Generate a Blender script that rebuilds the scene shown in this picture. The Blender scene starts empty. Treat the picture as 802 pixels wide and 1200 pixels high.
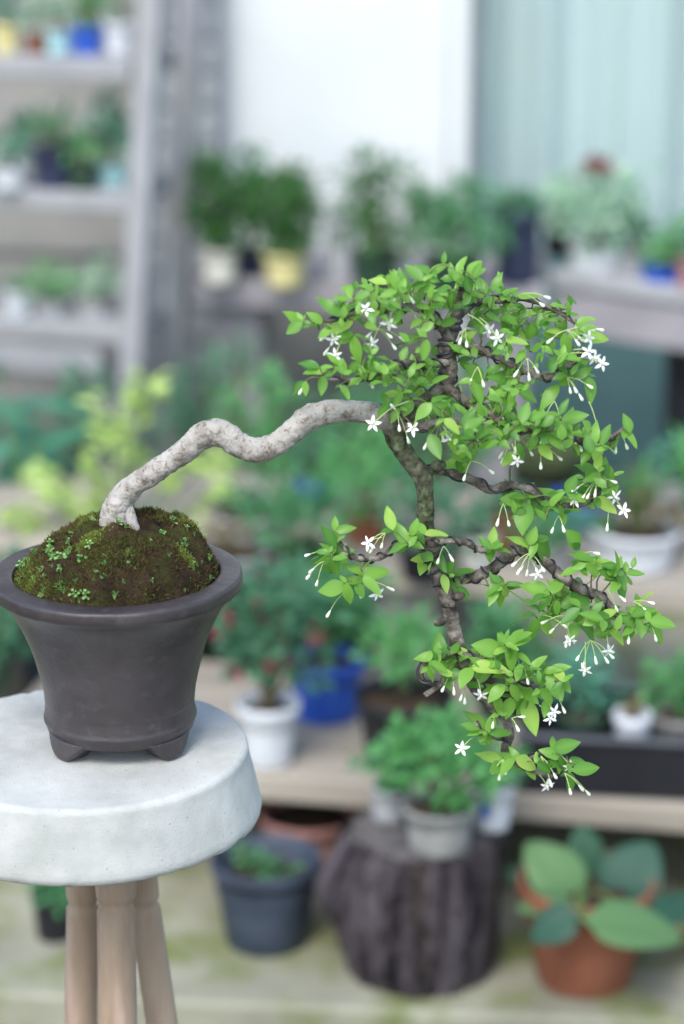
import bpy, math, random
from mathutils import Vector, Matrix, noise

random.seed(11)
R = random.Random(5)
S = bpy.context.scene
COL = S.collection

# ------------------------------------------------------------------ camera
CAM_H, PITCH, F = 1.55, math.radians(17.5), 2833.0        # F: focal length in photo pixels (802 x 1200)
cam = bpy.data.cameras.new('camera')
cam.sensor_fit = 'VERTICAL'
cam.sensor_height = 36.0
cam.sensor_width = 24.0
cam.lens = F * 36.0 / 1200.0
cam.clip_start, cam.clip_end = 0.05, 500.0
cam.dof.use_dof = True
cam.dof.focus_distance = 1.955
cam.dof.aperture_fstop = 2.65
co = bpy.data.objects.new('camera', cam)
COL.objects.link(co)
co.location = (0, 0, CAM_H)
co.rotation_euler = (math.pi / 2 - PITCH, 0, 0)
S.camera = co

# ------------------------------------------------------------------ light
SUN_EL, SUN_ROT = math.radians(51), math.radians(200)      # behind the camera and a little to its left
w = bpy.data.worlds.new('World')
S.world = w
w.use_nodes = True
nt = w.node_tree
bg = nt.nodes['Background']
sky = nt.nodes.new('ShaderNodeTexSky')
sky.sky_type = 'NISHITA'
sky.sun_disc = False
sky.sun_elevation = SUN_EL
sky.sun_rotation = SUN_ROT
sky.air_density = 1.0
sky.dust_density = 1.6
sky.ozone_density = 0.2
nt.links.new(sky.outputs[0], bg.inputs[0])
bg.inputs[1].default_value = 0.15
sl = bpy.data.lights.new('sun', 'SUN')
sl.energy = 1.05
sl.angle = math.radians(24)
sl.color = (1.0, 0.985, 0.94)
so = bpy.data.objects.new('sun', sl)
COL.objects.link(so)
sd = Vector((math.sin(SUN_ROT) * math.cos(SUN_EL), math.cos(SUN_ROT) * math.cos(SUN_EL), math.sin(SUN_EL)))
so.rotation_euler = sd.to_track_quat('Z', 'Y').to_euler()
so.location = (-1, -2, 6)
S.view_settings.view_transform = 'Standard'
S.view_settings.look = 'None'
S.view_settings.gamma = 1.0
S.view_settings.exposure = 1.22

# ------------------------------------------------------------------ where a photo pixel lies in the place
FWD = Vector((0, math.cos(PITCH), -math.sin(PITCH)))
UPV = Vector((0, math.sin(PITCH), math.cos(PITCH)))
RT = Vector((1, 0, 0))
EYE = Vector((0, 0, CAM_H))


def ray(px, py):
    return FWD + RT * ((px - 401.0) / F) + UPV * ((600.0 - py) / F)


def at_y(px, py, y):
    d = ray(px, py)
    return EYE + d * (y / d.y)


def at_z(px, py, z):
    d = ray(px, py)
    return EYE + d * ((z - CAM_H) / d.z)


def at_plane(px, py, p0, n):
    d = ray(px, py)
    return EYE + d * ((p0 - EYE).dot(n) / d.dot(n))


def mpp(p):                                                # metres in one photo pixel at p
    return (p - EYE).dot(FWD) / F


# ------------------------------------------------------------------ building helpers
class MB:
    def __init__(self):
        self.v, self.f, self.c = [], [], []

    def add(self, vs, fs, c=0.5):
        k = len(self.v)
        self.v += [tuple(x) for x in vs]
        self.f += [tuple(i + k for i in q) for q in fs]
        self.c += [c] * len(vs) if not isinstance(c, list) else c
        return self

    def box(self, mn, mx, M=None, bev=0.0, c=0.5):
        x0, y0, z0 = mn
        x1, y1, z1 = mx
        if bev <= 0:
            vs = [Vector(p) for p in ((x0, y0, z0), (x1, y0, z0), (x1, y1, z0), (x0, y1, z0), (x0, y0, z1), (x1, y0, z1), (x1, y1, z1), (x0, y1, z1))]
            fs = [(0, 3, 2, 1), (4, 5, 6, 7), (0, 1, 5, 4), (1, 2, 6, 5), (2, 3, 7, 6), (3, 0, 4, 7)]
        else:
            b = bev
            vs, fs = [], []
            for z, i in ((z0, b), (z0 + b, 0), (z1 - b, 0), (z1, b)):
                vs += [Vector(p) for p in ((x0 + i + b * (i == 0), y0 + i, z), (x1 - i - b * (i == 0), y0 + i, z), (x1 - i, y0 + i + b * (i == 0), z), (x1 - i, y1 - i - b * (i == 0), z),
                                           (x1 - i - b * (i == 0), y1 - i, z), (x0 + i + b * (i == 0), y1 - i, z), (x0 + i, y1 - i - b * (i == 0), z), (x0 + i, y0 + i + b * (i == 0), z))]
            fs.append(tuple(range(7, -1, -1)))
            fs.append(tuple(range(24, 32)))
            for k in range(3):
                for j in range(8):
                    a, d = k * 8 + j, k * 8 + (j + 1) % 8
                    fs.append((a, d, d + 8, a + 8))
        if M is not None:
            vs = [M @ p for p in vs]
        return self.add(vs, fs, c)

    def lathe(self, prof, seg=40, o=(0, 0, 0), wob=0.0, wf=8.0, cap0=False, cap1=False, c=0.5):
        vs, fs = [], []
        o = Vector(o)
        for r, z in prof:
            for j in range(seg):
                a = 2 * math.pi * j / seg
                p = Vector((r * math.cos(a), r * math.sin(a), z))
                if wob:
                    n = noise.noise_vector((p + o) * wf)
                    p += Vector((math.cos(a) * n.x, math.sin(a) * n.x, n.z * 0.6)) * wob
                vs.append(p + o)
        for i in range(len(prof) - 1):
            for j in range(seg):
                a, b = i * seg + j, i * seg + (j + 1) % seg
                fs.append((a, b, b + seg, a + seg))
        if cap0:
            fs.append(tuple(range(seg - 1, -1, -1)))
        if cap1:
            fs.append(tuple(range((len(prof) - 1) * seg, len(prof) * seg)))
        return self.add(vs, fs, c)

    def tube(self, pts, rad, seg=8, wob=0.0, wf=60.0, cl=None, cap=True, c=0.5, ring=0.0):
        run = 0.0
        vs, fs, cc = [], [], []
        n = len(pts)
        t = (pts[1] - pts[0]).normalized()
        u = t.orthogonal().normalized()
        for i in range(n):
            a = pts[max(0, i - 1)]
            b = pts[min(n - 1, i + 1)]
            t = (b - a).normalized() if (b - a).length > 1e-9 else t
            u = (u - t * u.dot(t))
            u = u.normalized() if u.length > 1e-6 else t.orthogonal().normalized()
            v = t.cross(u)
            run += (pts[i] - pts[i - 1]).length if i else 0.0
            r = rad[i] if isinstance(rad, (list, tuple)) else rad
            for j in range(seg):
                an = 2 * math.pi * j / seg
                d = u * math.cos(an) + v * math.sin(an)
                k = 1.0
                if wob:
                    q = pts[i] + d * r
                    k += wob * (noise.noise(q * wf) + 0.8 * noise.noise(q * wf * 2.6) + 0.5 * noise.noise(q * wf * 6))
                if ring:                                   # creases running round the limb
                    e = noise.noise(Vector((run * 170, math.cos(an) * 1.1, math.sin(an) * 1.1)))
                    k += ring * e - ring * 1.4 * max(0.0, 0.16 - abs(e)) / 0.16
                vs.append(pts[i] + d * r * k)
                cc.append(cl[i] if cl else c)
        for i in range(n - 1):
            for j in range(seg):
                a, b = i * seg + j, i * seg + (j + 1) % seg
                fs.append((a, b, b + seg, a + seg))
        if cap:
            fs.append(tuple(range(seg - 1, -1, -1)))
            fs.append(tuple(range((n - 1) * seg, n * seg)))
        return self.add(vs, fs, cc)

    def put(self, geo, M, c=0.5):
        return self.add([M @ Vector(p) for p in geo[0]], geo[1], c)

    def mesh(self, name, mat, smooth=True):
        me = bpy.data.meshes.new(name)
        me.from_pydata(self.v, [], self.f)
        at = me.attributes.new('tint', 'FLOAT', 'POINT')
        at.data.foreach_set('value', self.c)
        if smooth:
            me.polygons.foreach_set('use_smooth', [True] * len(me.polygons))
        me.materials.append(mat)
        me.update()
        return me

    def build(self, name, mat, parent=None, smooth=True):
        return link(name, self.mesh(name, mat, smooth), parent)


def link(name, me, parent=None, M=None):
    o = bpy.data.objects.new(name, me)
    COL.objects.link(o)
    if parent is not None:
        o.parent = parent
        o.matrix_parent_inverse = world_of(parent).inverted()
    if M is not None:
        o.matrix_basis = M
    return o


def world_of(o):
    if o.parent is None:
        return o.matrix_basis.copy()
    return world_of(o.parent) @ o.matrix_parent_inverse @ o.matrix_basis


def thing(name, label, cat, loc=(0, 0, 0), group=None):
    o = bpy.data.objects.new(name, None)
    o.empty_display_size = 0.05
    COL.objects.link(o)
    o.location = loc
    o['label'] = label
    o['category'] = cat
    if group:
        o['group'] = group
    return o


def struct(o):
    o['kind'] = 'structure'
    return o


def spline(ctrl, step):
    """Catmull-Rom through (Vector, radius, extra) at about `step` metres."""
    out = []
    n = len(ctrl)
    for i in range(n - 1):
        p0, p1, p2, p3 = ctrl[max(0, i - 1)], ctrl[i], ctrl[i + 1], ctrl[min(n - 1, i + 2)]
        k = max(1, int(round((p2[0] - p1[0]).length / step)))
        for j in range(k):
            t = j / k
            pos = 0.5 * (2 * p1[0] + (p2[0] - p0[0]) * t + (2 * p0[0] - 5 * p1[0] + 4 * p2[0] - p3[0]) * t * t + (3 * p1[0] - p0[0] - 3 * p2[0] + p3[0]) * t ** 3)
            out.append((pos, p1[1] + (p2[1] - p1[1]) * t, p1[2] + (p2[2] - p1[2]) * t))
    out.append(ctrl[-1])
    return out


# ------------------------------------------------------------------ materials
MATS = {}


def mat(name, col, col2=None, rough=0.7, scale=20.0, detail=5.0, bump=0.0, bscale=None, spec=0.4, contrast=(0.35, 0.65), tint=0.0, coat=0.0, stretch=(1, 1, 1), col3=None, s3=60, t3=(0.6, 0.68), bdist=0.002):
    if name in MATS:
        return MATS[name]
    m = bpy.data.materials.new(name)
    m.use_nodes = True
    t = m.node_tree
    N, L = t.nodes, t.links
    b = N['Principled BSDF']
    b.inputs['Roughness'].default_value = rough
    b.inputs['Specular IOR Level'].default_value = spec
    b.inputs['Coat Weight'].default_value = coat
    tc = N.new('ShaderNodeTexCoord')
    mp = N.new('ShaderNodeMapping')
    mp.inputs['Scale'].default_value = stretch
    L.new(tc.outputs['Object'], mp.inputs[0])
    c = None
    if col2 is not None:
        n = N.new('ShaderNodeTexNoise')
        n.inputs['Scale'].default_value = scale
        n.inputs['Detail'].default_value = detail
        n.inputs['Roughness'].default_value = 0.62
        L.new(mp.outputs[0], n.inputs['Vector'])
        r = N.new('ShaderNodeValToRGB')
        r.color_ramp.elements[0].position, r.color_ramp.elements[1].position = contrast
        r.color_ramp.elements[0].color = (*col, 1)
        r.color_ramp.elements[1].color = (*col2, 1)
        L.new(n.outputs[0], r.inputs[0])
        c = r.outputs[0]
        if col3 is not None:
            n3 = N.new('ShaderNodeTexNoise')
            n3.inputs['Scale'].default_value = s3
            n3.inputs['Detail'].default_value = 3
            L.new(mp.outputs[0], n3.inputs['Vector'])
            r3 = N.new('ShaderNodeMapRange')
            r3.inputs[1].default_value, r3.inputs[2].default_value = t3
            L.new(n3.outputs[0], r3.inputs[0])
            mx = N.new('ShaderNodeMixRGB')
            L.new(r3.outputs[0], mx.inputs[0])
            L.new(c, mx.inputs[1])
            mx.inputs[2].default_value = (*col3, 1)
            c = mx.outputs[0]
    if tint > 0:
        a = N.new('ShaderNodeAttribute')
        a.attribute_name = 'tint'
        h = N.new('ShaderNodeHueSaturation')
        mr = N.new('ShaderNodeMapRange')
        mr.inputs[3].default_value, mr.inputs[4].default_value = 1 - tint, 1 + tint
        L.new(a.outputs['Fac'], mr.inputs[0])
        L.new(mr.outputs[0], h.inputs['Value'])
        if c is None:
            h.inputs['Color'].default_value = (*col, 1)
        else:
            L.new(c, h.inputs['Color'])
        c = h.outputs[0]
    if c is None:
        b.inputs['Base Color'].default_value = (*col, 1)
    else:
        L.new(c, b.inputs['Base Color'])
    if bump > 0:
        bn = N.new('ShaderNodeTexNoise')
        bn.inputs['Scale'].default_value = bscale or scale * 3
        bn.inputs['Detail'].default_value = 6
        bn.inputs['Roughness'].default_value = 0.7
        L.new(mp.outputs[0], bn.inputs['Vector'])
        bp = N.new('ShaderNodeBump')
        bp.inputs['Strength'].default_value = bump
        bp.inputs['Distance'].default_value = bdist
        L.new(bn.outputs[0], bp.inputs['Height'])
        L.new(bp.outputs[0], b.inputs['Normal'])
    MATS[name] = m
    return m


def leaf_mat(name, col, col2, trans=0.35, rough=0.5, per_object=False, spec=0.25):
    """Leaf: colour varies from leaf to leaf, light passes through the blade."""
    if name in MATS:
        return MATS[name]
    m = bpy.data.materials.new(name)
    m.use_nodes = True
    t = m.node_tree
    N, L = t.nodes, t.links
    b = N['Principled BSDF']
    b.inputs['Roughness'].default_value = rough
    b.inputs['Specular IOR Level'].default_value = spec
    a = N.new('ShaderNodeAttribute')
    a.attribute_name = 'tint'
    mx = N.new('ShaderNodeMixRGB')
    mx.inputs[1].default_value = (*col, 1)
    mx.inputs[2].default_value = (*col2, 1)
    if per_object:
        oi = N.new('ShaderNodeObjectInfo')
        ad = N.new('ShaderNodeMath')
        ad.operation = 'ADD'
        sb = N.new('ShaderNodeMath')
        sb.operation = 'SUBTRACT'
        sb.inputs[1].default_value = 0.5
        L.new(a.outputs['Fac'], ad.inputs[0])
        L.new(oi.outputs['Random'], ad.inputs[1])
        L.new(ad.outputs[0], sb.inputs[0])
        sb.use_clamp = True
        L.new(sb.outputs[0], mx.inputs[0])
    else:
        L.new(a.outputs['Fac'], mx.inputs[0])
    L.new(mx.outputs[0], b.inputs['Base Color'])
    tr = N.new('ShaderNodeBsdfTranslucent')
    hs = N.new('ShaderNodeHueSaturation')
    hs.inputs['Saturation'].default_value = 1.15
    hs.inputs['Value'].default_value = 1.25
    hs.inputs['Hue'].default_value = 0.49
    L.new(mx.outputs[0], hs.inputs['Color'])
    L.new(hs.outputs[0], tr.inputs['Color'])
    ms = N.new('ShaderNodeMixShader')
    ms.inputs[0].default_value = trans
    L.new(b.outputs[0], ms.inputs[1])
    L.new(tr.outputs[0], ms.inputs[2])
    L.new(ms.outputs[0], N['Material Output'].inputs[0])
    MATS[name] = m
    return m


def bark_mat():
    m = bpy.data.materials.new('trunk_bark')
    m.use_nodes = True
    t = m.node_tree
    N, L = t.nodes, t.links
    b = N['Principled BSDF']
    b.inputs['Roughness'].default_value = 0.85
    b.inputs['Specular IOR Level'].default_value = 0.25
    tc = N.new('ShaderNodeTexCoord')

    def nz(s, d=5):
        n = N.new('ShaderNodeTexNoise')
        n.inputs['Scale'].default_value = s
        n.inputs['Detail'].default_value = d
        n.inputs['Roughness'].default_value = 0.65
        L.new(tc.outputs['Object'], n.inputs['Vector'])
        return n.outputs[0]

    def ramp(x, stops):
        r = N.new('ShaderNodeValToRGB')
        e = r.color_ramp.elements
        while len(e) < len(stops):
            e.new(0.5)
        for k, (p, c) in enumerate(stops):
            e[k].position = p
            e[k].color = (*c, 1)
        L.new(x, r.inputs[0])
        return r.outputs[0]

    def mixc(f, a, c):
        x = N.new('ShaderNodeMixRGB')
        L.new(f, x.inputs[0])
        L.new(a, x.inputs[1])
        L.new(c, x.inputs[2])
        return x.outputs[0]
    pale = ramp(nz(48), [(0.27, (0.13, 0.095, 0.07)), (0.36, (0.26, 0.23, 0.195)), (0.47, (0.40, 0.375, 0.335)), (0.70, (0.53, 0.505, 0.465))])
    crack = ramp(nz(190, 4), [(0.36, (0.35, 0.27, 0.2)), (0.46, (1, 1, 1))])
    mulx = N.new('ShaderNodeMixRGB')
    mulx.blend_type = 'MULTIPLY'
    mulx.inputs[0].default_value = 0.7
    L.new(pale, mulx.inputs[1])
    L.new(crack, mulx.inputs[2])
    dark = ramp(nz(110), [(0.34, (0.035, 0.028, 0.024)), (0.50, (0.14, 0.115, 0.10)), (0.66, (0.34, 0.305, 0.27))])
    moss = ramp(nz(150), [(0.36, (0.022, 0.026, 0.014)), (0.50, (0.075, 0.095, 0.045)), (0.66, (0.17, 0.20, 0.12))])
    at = N.new('ShaderNodeAttribute')
    at.attribute_name = 'tint'                             # 0 pale old wood .. 0.5 lichen green .. 1 dark young bark
    f1 = ramp(at.outputs['Fac'], [(0.10, (0, 0, 0)), (0.32, (1, 1, 1))])
    f2 = ramp(at.outputs['Fac'], [(0.15, (0, 0, 0)), (0.35, (1, 1, 1)), (0.62, (1, 1, 1)), (0.85, (0.1, 0.1, 0.1))])
    mm = ramp(nz(45), [(0.36, (0.35, 0.35, 0.35)), (0.56, (1, 1, 1))])
    ml = N.new('ShaderNodeMath')
    ml.operation = 'MULTIPLY'
    L.new(f2, ml.inputs[0])
    L.new(mm, ml.inputs[1])
    d2 = mixc(ml.outputs[0], dark, moss)
    gt = N.new('ShaderNodeMath')
    gt.operation = 'GREATER_THAN'
    gt.inputs[1].default_value = 1.3
    L.new(at.outputs['Fac'], gt.inputs[0])
    tw = ramp(nz(130), [(0.40, (0.13, 0.19, 0.05)), (0.62, (0.22, 0.19, 0.12))])
    L.new(mixc(gt.outputs[0], mixc(f1, mulx.outputs[0], d2), tw), b.inputs['Base Color'])
    bp = N.new('ShaderNodeBump')
    bp.inputs['Strength'].default_value = 0.8
    bp.inputs['Distance'].default_value = 0.004
    L.new(nz(200, 9), bp.inputs['Height'])
    L.new(bp.outputs[0], b.inputs['Normal'])
    return m


M_leaf = leaf_mat('bonsai_leaf', (0.075, 0.235, 0.042), (0.235, 0.47, 0.085), 0.46, 0.36, True, 0.40)
M_leafy = leaf_mat('bonsai_young_leaf', (0.25, 0.49, 0.09), (0.42, 0.62, 0.14), 0.44, 0.42, True)
M_bark = bark_mat()
M_wire = mat('dark_wire', (0.022, 0.02, 0.026), rough=0.42, spec=0.5)
M_petal = mat('white_petal', (0.86, 0.86, 0.84), rough=0.6, spec=0.2)
M_bud = mat('bud_white', (0.70, 0.76, 0.55), (0.84, 0.85, 0.76), rough=0.55, scale=90, spec=0.25)
M_stalk = mat('flower_stalk', (0.36, 0.50, 0.17), (0.47, 0.56, 0.26), rough=0.6, scale=80, spec=0.25)
M_pot = mat('brown_stoneware', (0.030, 0.025, 0.027), (0.060, 0.051, 0.053), rough=0.34, scale=16, bump=0.5, bscale=180, spec=0.5, col3=(0.085, 0.076, 0.078), s3=90, t3=(0.56, 0.85), bdist=0.0012)
M_moss = mat('moss_soil', (0.018, 0.014, 0.009), (0.070, 0.048, 0.026), rough=0.95, scale=26, bump=1.0, bscale=140, spec=0.1, col3=(0.055, 0.062, 0.016), s3=18, t3=(0.50, 0.64), bdist=0.006)
M_tuft = leaf_mat('moss_tuft', (0.070, 0.042, 0.018), (0.12, 0.145, 0.028), 0.1, 0.8)
M_sprout = leaf_mat('sprout_leaf', (0.16, 0.34, 0.09), (0.30, 0.50, 0.17), 0.3, 0.5, True)
M_conc = mat('pale_concrete', (0.35, 0.365, 0.34), (0.575, 0.585, 0.55), rough=0.9, scale=10, detail=8, bump=0.7, bscale=620, spec=0.2, col3=(0.24, 0.25, 0.24), s3=330, t3=(0.67, 0.76), bdist=0.0012, contrast=(0.3, 0.62))
M_leg = mat('stool_leg_wood', (0.31, 0.22, 0.15), (0.44, 0.335, 0.245), rough=0.8, scale=30, bump=0.25, bscale=160, spec=0.25, stretch=(1, 1, 0.15), col3=(0.5, 0.36, 0.29), s3=40, t3=(0.55, 0.7))

# ================================================================== the setting
PSI = math.radians(8)
E = Vector((math.cos(PSI), -math.sin(PSI), 0))             # along the benches and the house, to the right
NIN = Vector((math.sin(PSI), math.cos(PSI), 0))            # away from the camera


def frame(o, rot):
    return Matrix.Translation(o) @ Matrix.Rotation(rot, 4, 'Z')


def grid_sheet(name, x0, x1, y0, y1, nx, ny, z, m, amp, fr, M=None):
    mb = MB()
    vs = []
    for j in range(ny + 1):
        for i in range(nx + 1):
            p = Vector((x0 + (x1 - x0) * i / nx, y0 + (y1 - y0) * j / ny, z))
            p.z += amp * noise.noise(Vector((p.x, p.y, 0)) * fr)
            vs.append(M @ p if M else p)
    fs = [(j * (nx + 1) + i, j * (nx + 1) + i + 1, (j + 1) * (nx + 1) + i + 1, (j + 1) * (nx + 1) + i) for j in range(ny) for i in range(nx)]
    mb.add(vs, fs)
    return mb.build(name, m)


M_ground = mat('garden_ground', (0.07, 0.075, 0.055), (0.12, 0.12, 0.09), rough=0.95, scale=6, bump=0.6, bscale=60, spec=0.15)
M_slab = mat('mossy_paving', (0.225, 0.225, 0.165), (0.36, 0.355, 0.27), rough=0.92, scale=5, bump=0.5, bscale=90, spec=0.2, col3=(0.165, 0.19, 0.07), s3=9, t3=(0.46, 0.66))
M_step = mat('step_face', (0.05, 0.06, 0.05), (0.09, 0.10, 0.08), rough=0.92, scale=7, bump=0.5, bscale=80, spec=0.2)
g = MB()
g.add([(-300, -300, -0.155), (300, -300, -0.155), (300, 300, -0.155), (-300, 300, -0.155)], [(0, 1, 2, 3)])
struct(g.build('ground', M_ground, smooth=False))
# paved platform whose front edge shows at the foot of the picture
pe0 = at_z(200, 1173, 0.0)
pe1 = at_z(802, 1199, 0.0)
ed = (pe1 - pe0)
ed.z = 0
edn = ed.normalized()
rotp = math.atan2(edn.y, edn.x)
MP = frame(Vector((pe0.x, pe0.y, 0)), rotp)
pv = MB()
pv.box((-2.5, 0, -0.15), (3.5, 3.6, 0.0), MP, 0.006)
struct(pv.build('pavement', M_slab, smooth=False))
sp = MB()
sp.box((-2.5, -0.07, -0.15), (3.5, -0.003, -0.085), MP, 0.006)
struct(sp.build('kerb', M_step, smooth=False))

# ---- house front -------------------------------------------------
W0 = Vector((0, 5.05, 0))


def sW(px, py=120):                                        # distance along the house front of a photo column
    p = at_plane(px, py, W0, NIN)
    return (p - W0).dot(E)


MW = Matrix.Translation(W0) @ Matrix(((E.x, NIN.x, 0, 0), (E.y, NIN.y, 0, 0), (0, 0, 1, 0), (0, 0, 0, 1)))
M_white = mat('white_paint', (0.60, 0.635, 0.635), (0.66, 0.69, 0.69), rough=0.55, scale=3, spec=0.4)
M_alu = mat('grey_aluminium', (0.16, 0.19, 0.20), (0.2, 0.23, 0.24), rough=0.4, scale=10, spec=0.5)
M_side = mat('wall_siding', (0.20, 0.20, 0.19), (0.27, 0.265, 0.245), rough=0.8, scale=4, spec=0.25, tint=0.12)
M_brick = mat('grey_brick', (0.23, 0.245, 0.25), (0.34, 0.355, 0.365), rough=0.9, scale=14, bump=0.5, bscale=90, spec=0.2)
M_mort = mat('mortar', (0.27, 0.28, 0.29), (0.34, 0.34, 0.35), rough=0.95, scale=20, spec=0.15)
M_curt = leaf_mat('curtain_cloth', (0.66, 0.74, 0.73), (0.71, 0.78, 0.77), 0.10, 0.85, spec=0.1)

hs = thing('house', 'pale house front with white door panel and tall glazed opening behind the plants', 'house', (0, 5.05, 0))
s0, s1, s2, s3, s4 = sW(255), sW(527), sW(552), sW(563), sW(830)
b_ = MB()
b_.box((s1 + 0.002, -0.02, 0), (s2 - 0.002, 0.08, 3.2), MW, 0.004)
b_.build('door_frame', M_white, hs, False)
d = MB()
d.box((s0, 0.0, 0.452), (s1 - 0.002, 0.05, 3.2), MW, 0.003)
d.build('door', M_white, hs, False)
pl_ = MB()
pl_.box((s0, -0.06, 0), (s1 - 0.004, 0.06, 0.45), MW, 0.004)
pl_.build('plinth', mat('plinth_render', (0.13, 0.135, 0.13), (0.2, 0.2, 0.19), rough=0.9, scale=8, bump=0.4), hs, False)
wf = MB()
wf.box((s2 + 0.002, -0.012, 0), (s3, 0.06, 3.2), MW, 0.003)
wf.box((s3 + 0.002, -0.012, 0), (s4 + 1.2, 0.06, 0.07), MW, 0.003)
wf.box((s4 + 0.10, -0.012, 0.072), (s4 + 0.14, 0.06, 3.2), MW, 0.003)
wf.build('window_frame', M_alu, hs, False)
mg = bpy.data.materials.new('window_glass')
mg.use_nodes = True
t_ = mg.node_tree
for n_ in list(t_.nodes):
    if n_.type == 'BSDF_PRINCIPLED':
        t_.nodes.remove(n_)
tr_ = t_.nodes.new('ShaderNodeBsdfTransparent')
tr_.inputs[0].default_value = (0.945, 0.98, 0.98, 1)
gl_ = t_.nodes.new('ShaderNodeBsdfGlossy')
gl_.inputs['Roughness'].default_value = 0.04
lw_ = t_.nodes.new('ShaderNodeLayerWeight')
lw_.inputs[0].default_value = 0.35
fr_ = t_.nodes.new('ShaderNodeMapRange')
fr_.inputs[3].default_value, fr_.inputs[4].default_value = 0.03, 0.6
t_.links.new(lw_.outputs['Facing'], fr_.inputs[0])
mx_ = t_.nodes.new('ShaderNodeMixShader')
t_.links.new(fr_.outputs[0], mx_.inputs[0])
t_.links.new(tr_.outputs[0], mx_.inputs[1])
t_.links.new(gl_.outputs[0], mx_.inputs[2])
t_.links.new(mx_.outputs[0], t_.nodes['Material Output'].inputs[0])
pn = MB()
pn.box((s3 + 0.001, 0.015, 0.56), (s4 + 0.097, 0.021, 3.2), MW)
pn.build('pane', mg, hs, False)
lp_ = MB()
lp_.box((s3 + 0.001, 0.010, 0.074), (s4 + 0.097, 0.03, 0.556), MW)  # added opaque sheet; its dark teal stands for shade below the corner shelf
lp_.build('shade_panel', mat('shade_teal', (0.085, 0.17, 0.18), (0.11, 0.205, 0.21), rough=0.35, scale=4, spec=0.5), hs, False)
rw = MB()
rw.box((s3 - 0.3, 0.45, 0), (s4 + 1.3, 0.5, 3.2), MW)
rw.box((s0 - 1.6, 0.09, 0), (s0 - 0.002, 0.14, 3.2), MW)
rw.build('wall', M_side, hs, False)

cu = MB()
vs, fs = [], []
ncu = 150
for i in range(ncu + 1):
    u = i / ncu
    s = s3 - 0.02 + (s4 + 0.12 - s3) * u
    ph = 2 * math.pi * (s - s3) / 0.19
    yy = 0.105 + 0.024 * math.sin(ph + 0.9 * math.sin(ph * 0.37)) + 0.010 * math.sin(ph * 2.3 + 1)
    vs += [MW @ Vector((s, yy, 0.08)), MW @ Vector((s, yy, 3.15))]
for i in range(ncu):
    fs.append((2 * i, 2 * i + 2, 2 * i + 3, 2 * i + 1))
cu.add(vs, fs)
o = cu.build('curtain', M_curt)
o['label'] = 'pale teal curtain hanging in folds behind the glass'
o['category'] = 'curtain'

# ---- lap siding behind the plant rack ----------------------------
sw = thing('siding_wall', 'grey beige wall of horizontal lap boards behind the plant rack', 'wall', MW @ Vector((sW(90), -0.1, 0)))
me_b = None
bx0, bx1 = sW(-140), sW(186)
z = 0.0
mbd = MB()
mbd.add([Vector((bx0, -0.028, 0)), Vector((bx1, -0.028, 0)), Vector((bx1, -0.008, 0.135)), Vector((bx0, -0.008, 0.135)), Vector((bx0, 0.0, 0)), Vector((bx1, 0.0, 0)), Vector((bx1, 0.0, 0.135)), Vector((bx0, 0.0, 0.135))],
        [(0, 1, 2, 3), (0, 4, 5, 1), (3, 2, 6, 7), (0, 3, 7, 4), (1, 5, 6, 2), (4, 7, 6, 5)])
me_b = mbd.mesh('board', M_side, False)
for k in range(17):
    link('board', me_b, sw, MW @ Matrix.Translation((0, 0.02 + R.uniform(-0.002, 0.002), 0.13 * k)))

# ---- brick pillar -------------------------------------------------
bp_ = thing('brick_pillar', 'pale grey brick pillar beside the white door panel', 'pillar', MW @ Vector((sW(220), -0.1, 0)))
c0, c1, c2 = sW(182), sW(226), sW(264)
core = MB()
core.box((c0 + 0.004, -0.086, 0), (c2 - 0.004, 0.085, 2.4), MW)
core.build('mortar', M_mort, bp_, False)
bh, bj = 0.062, 0.009
bw2 = (c2 - c0)
m1 = MB(); m1.box((0, -0.1, 0), (bw2 * 0.52 - bj / 2, -0.0, bh), None, 0.004); m1 = m1.mesh('brick', M_brick, False)
m2 = MB(); m2.box((0, -0.1, 0), (bw2 * 0.48 - bj / 2, -0.0, bh), None, 0.004); m2 = m2.mesh('brick', M_brick, False)
for k in range(32):
    zz = k * (bh + bj)
    a, b2, off = (m1, m2, bw2 * 0.52) if k % 2 else (m2, m1, bw2 * 0.48)
    link('brick', a, bp_, MW @ Matrix.Translation((c0, R.uniform(-0.003, 0.003), zz)))
    link('brick', b2, bp_, MW @ Matrix.Translation((c0 + off + bj / 2, R.uniform(-0.003, 0.003), zz)))

# ================================================================== benches and shelves
M_plank = mat('weathered_plank', (0.25, 0.225, 0.185), (0.40, 0.36, 0.30), rough=0.85, scale=9, bump=0.4, bscale=40, spec=0.2, stretch=(0.12, 1, 1), tint=0.15)
M_grey = mat('grey_plank', (0.22, 0.21, 0.225), (0.32, 0.305, 0.325), rough=0.85, scale=9, bump=0.4, bscale=40, spec=0.2, stretch=(0.12, 1, 1), tint=0.15)
M_lav = mat('pale_lavender_paint', (0.275, 0.28, 0.295), (0.355, 0.36, 0.37), rough=0.7, scale=8, spec=0.25, tint=0.08)
M_block = mat('concrete_block', (0.26, 0.25, 0.24), (0.36, 0.35, 0.33), rough=0.9, scale=14, bump=0.5, spec=0.15)


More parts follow.
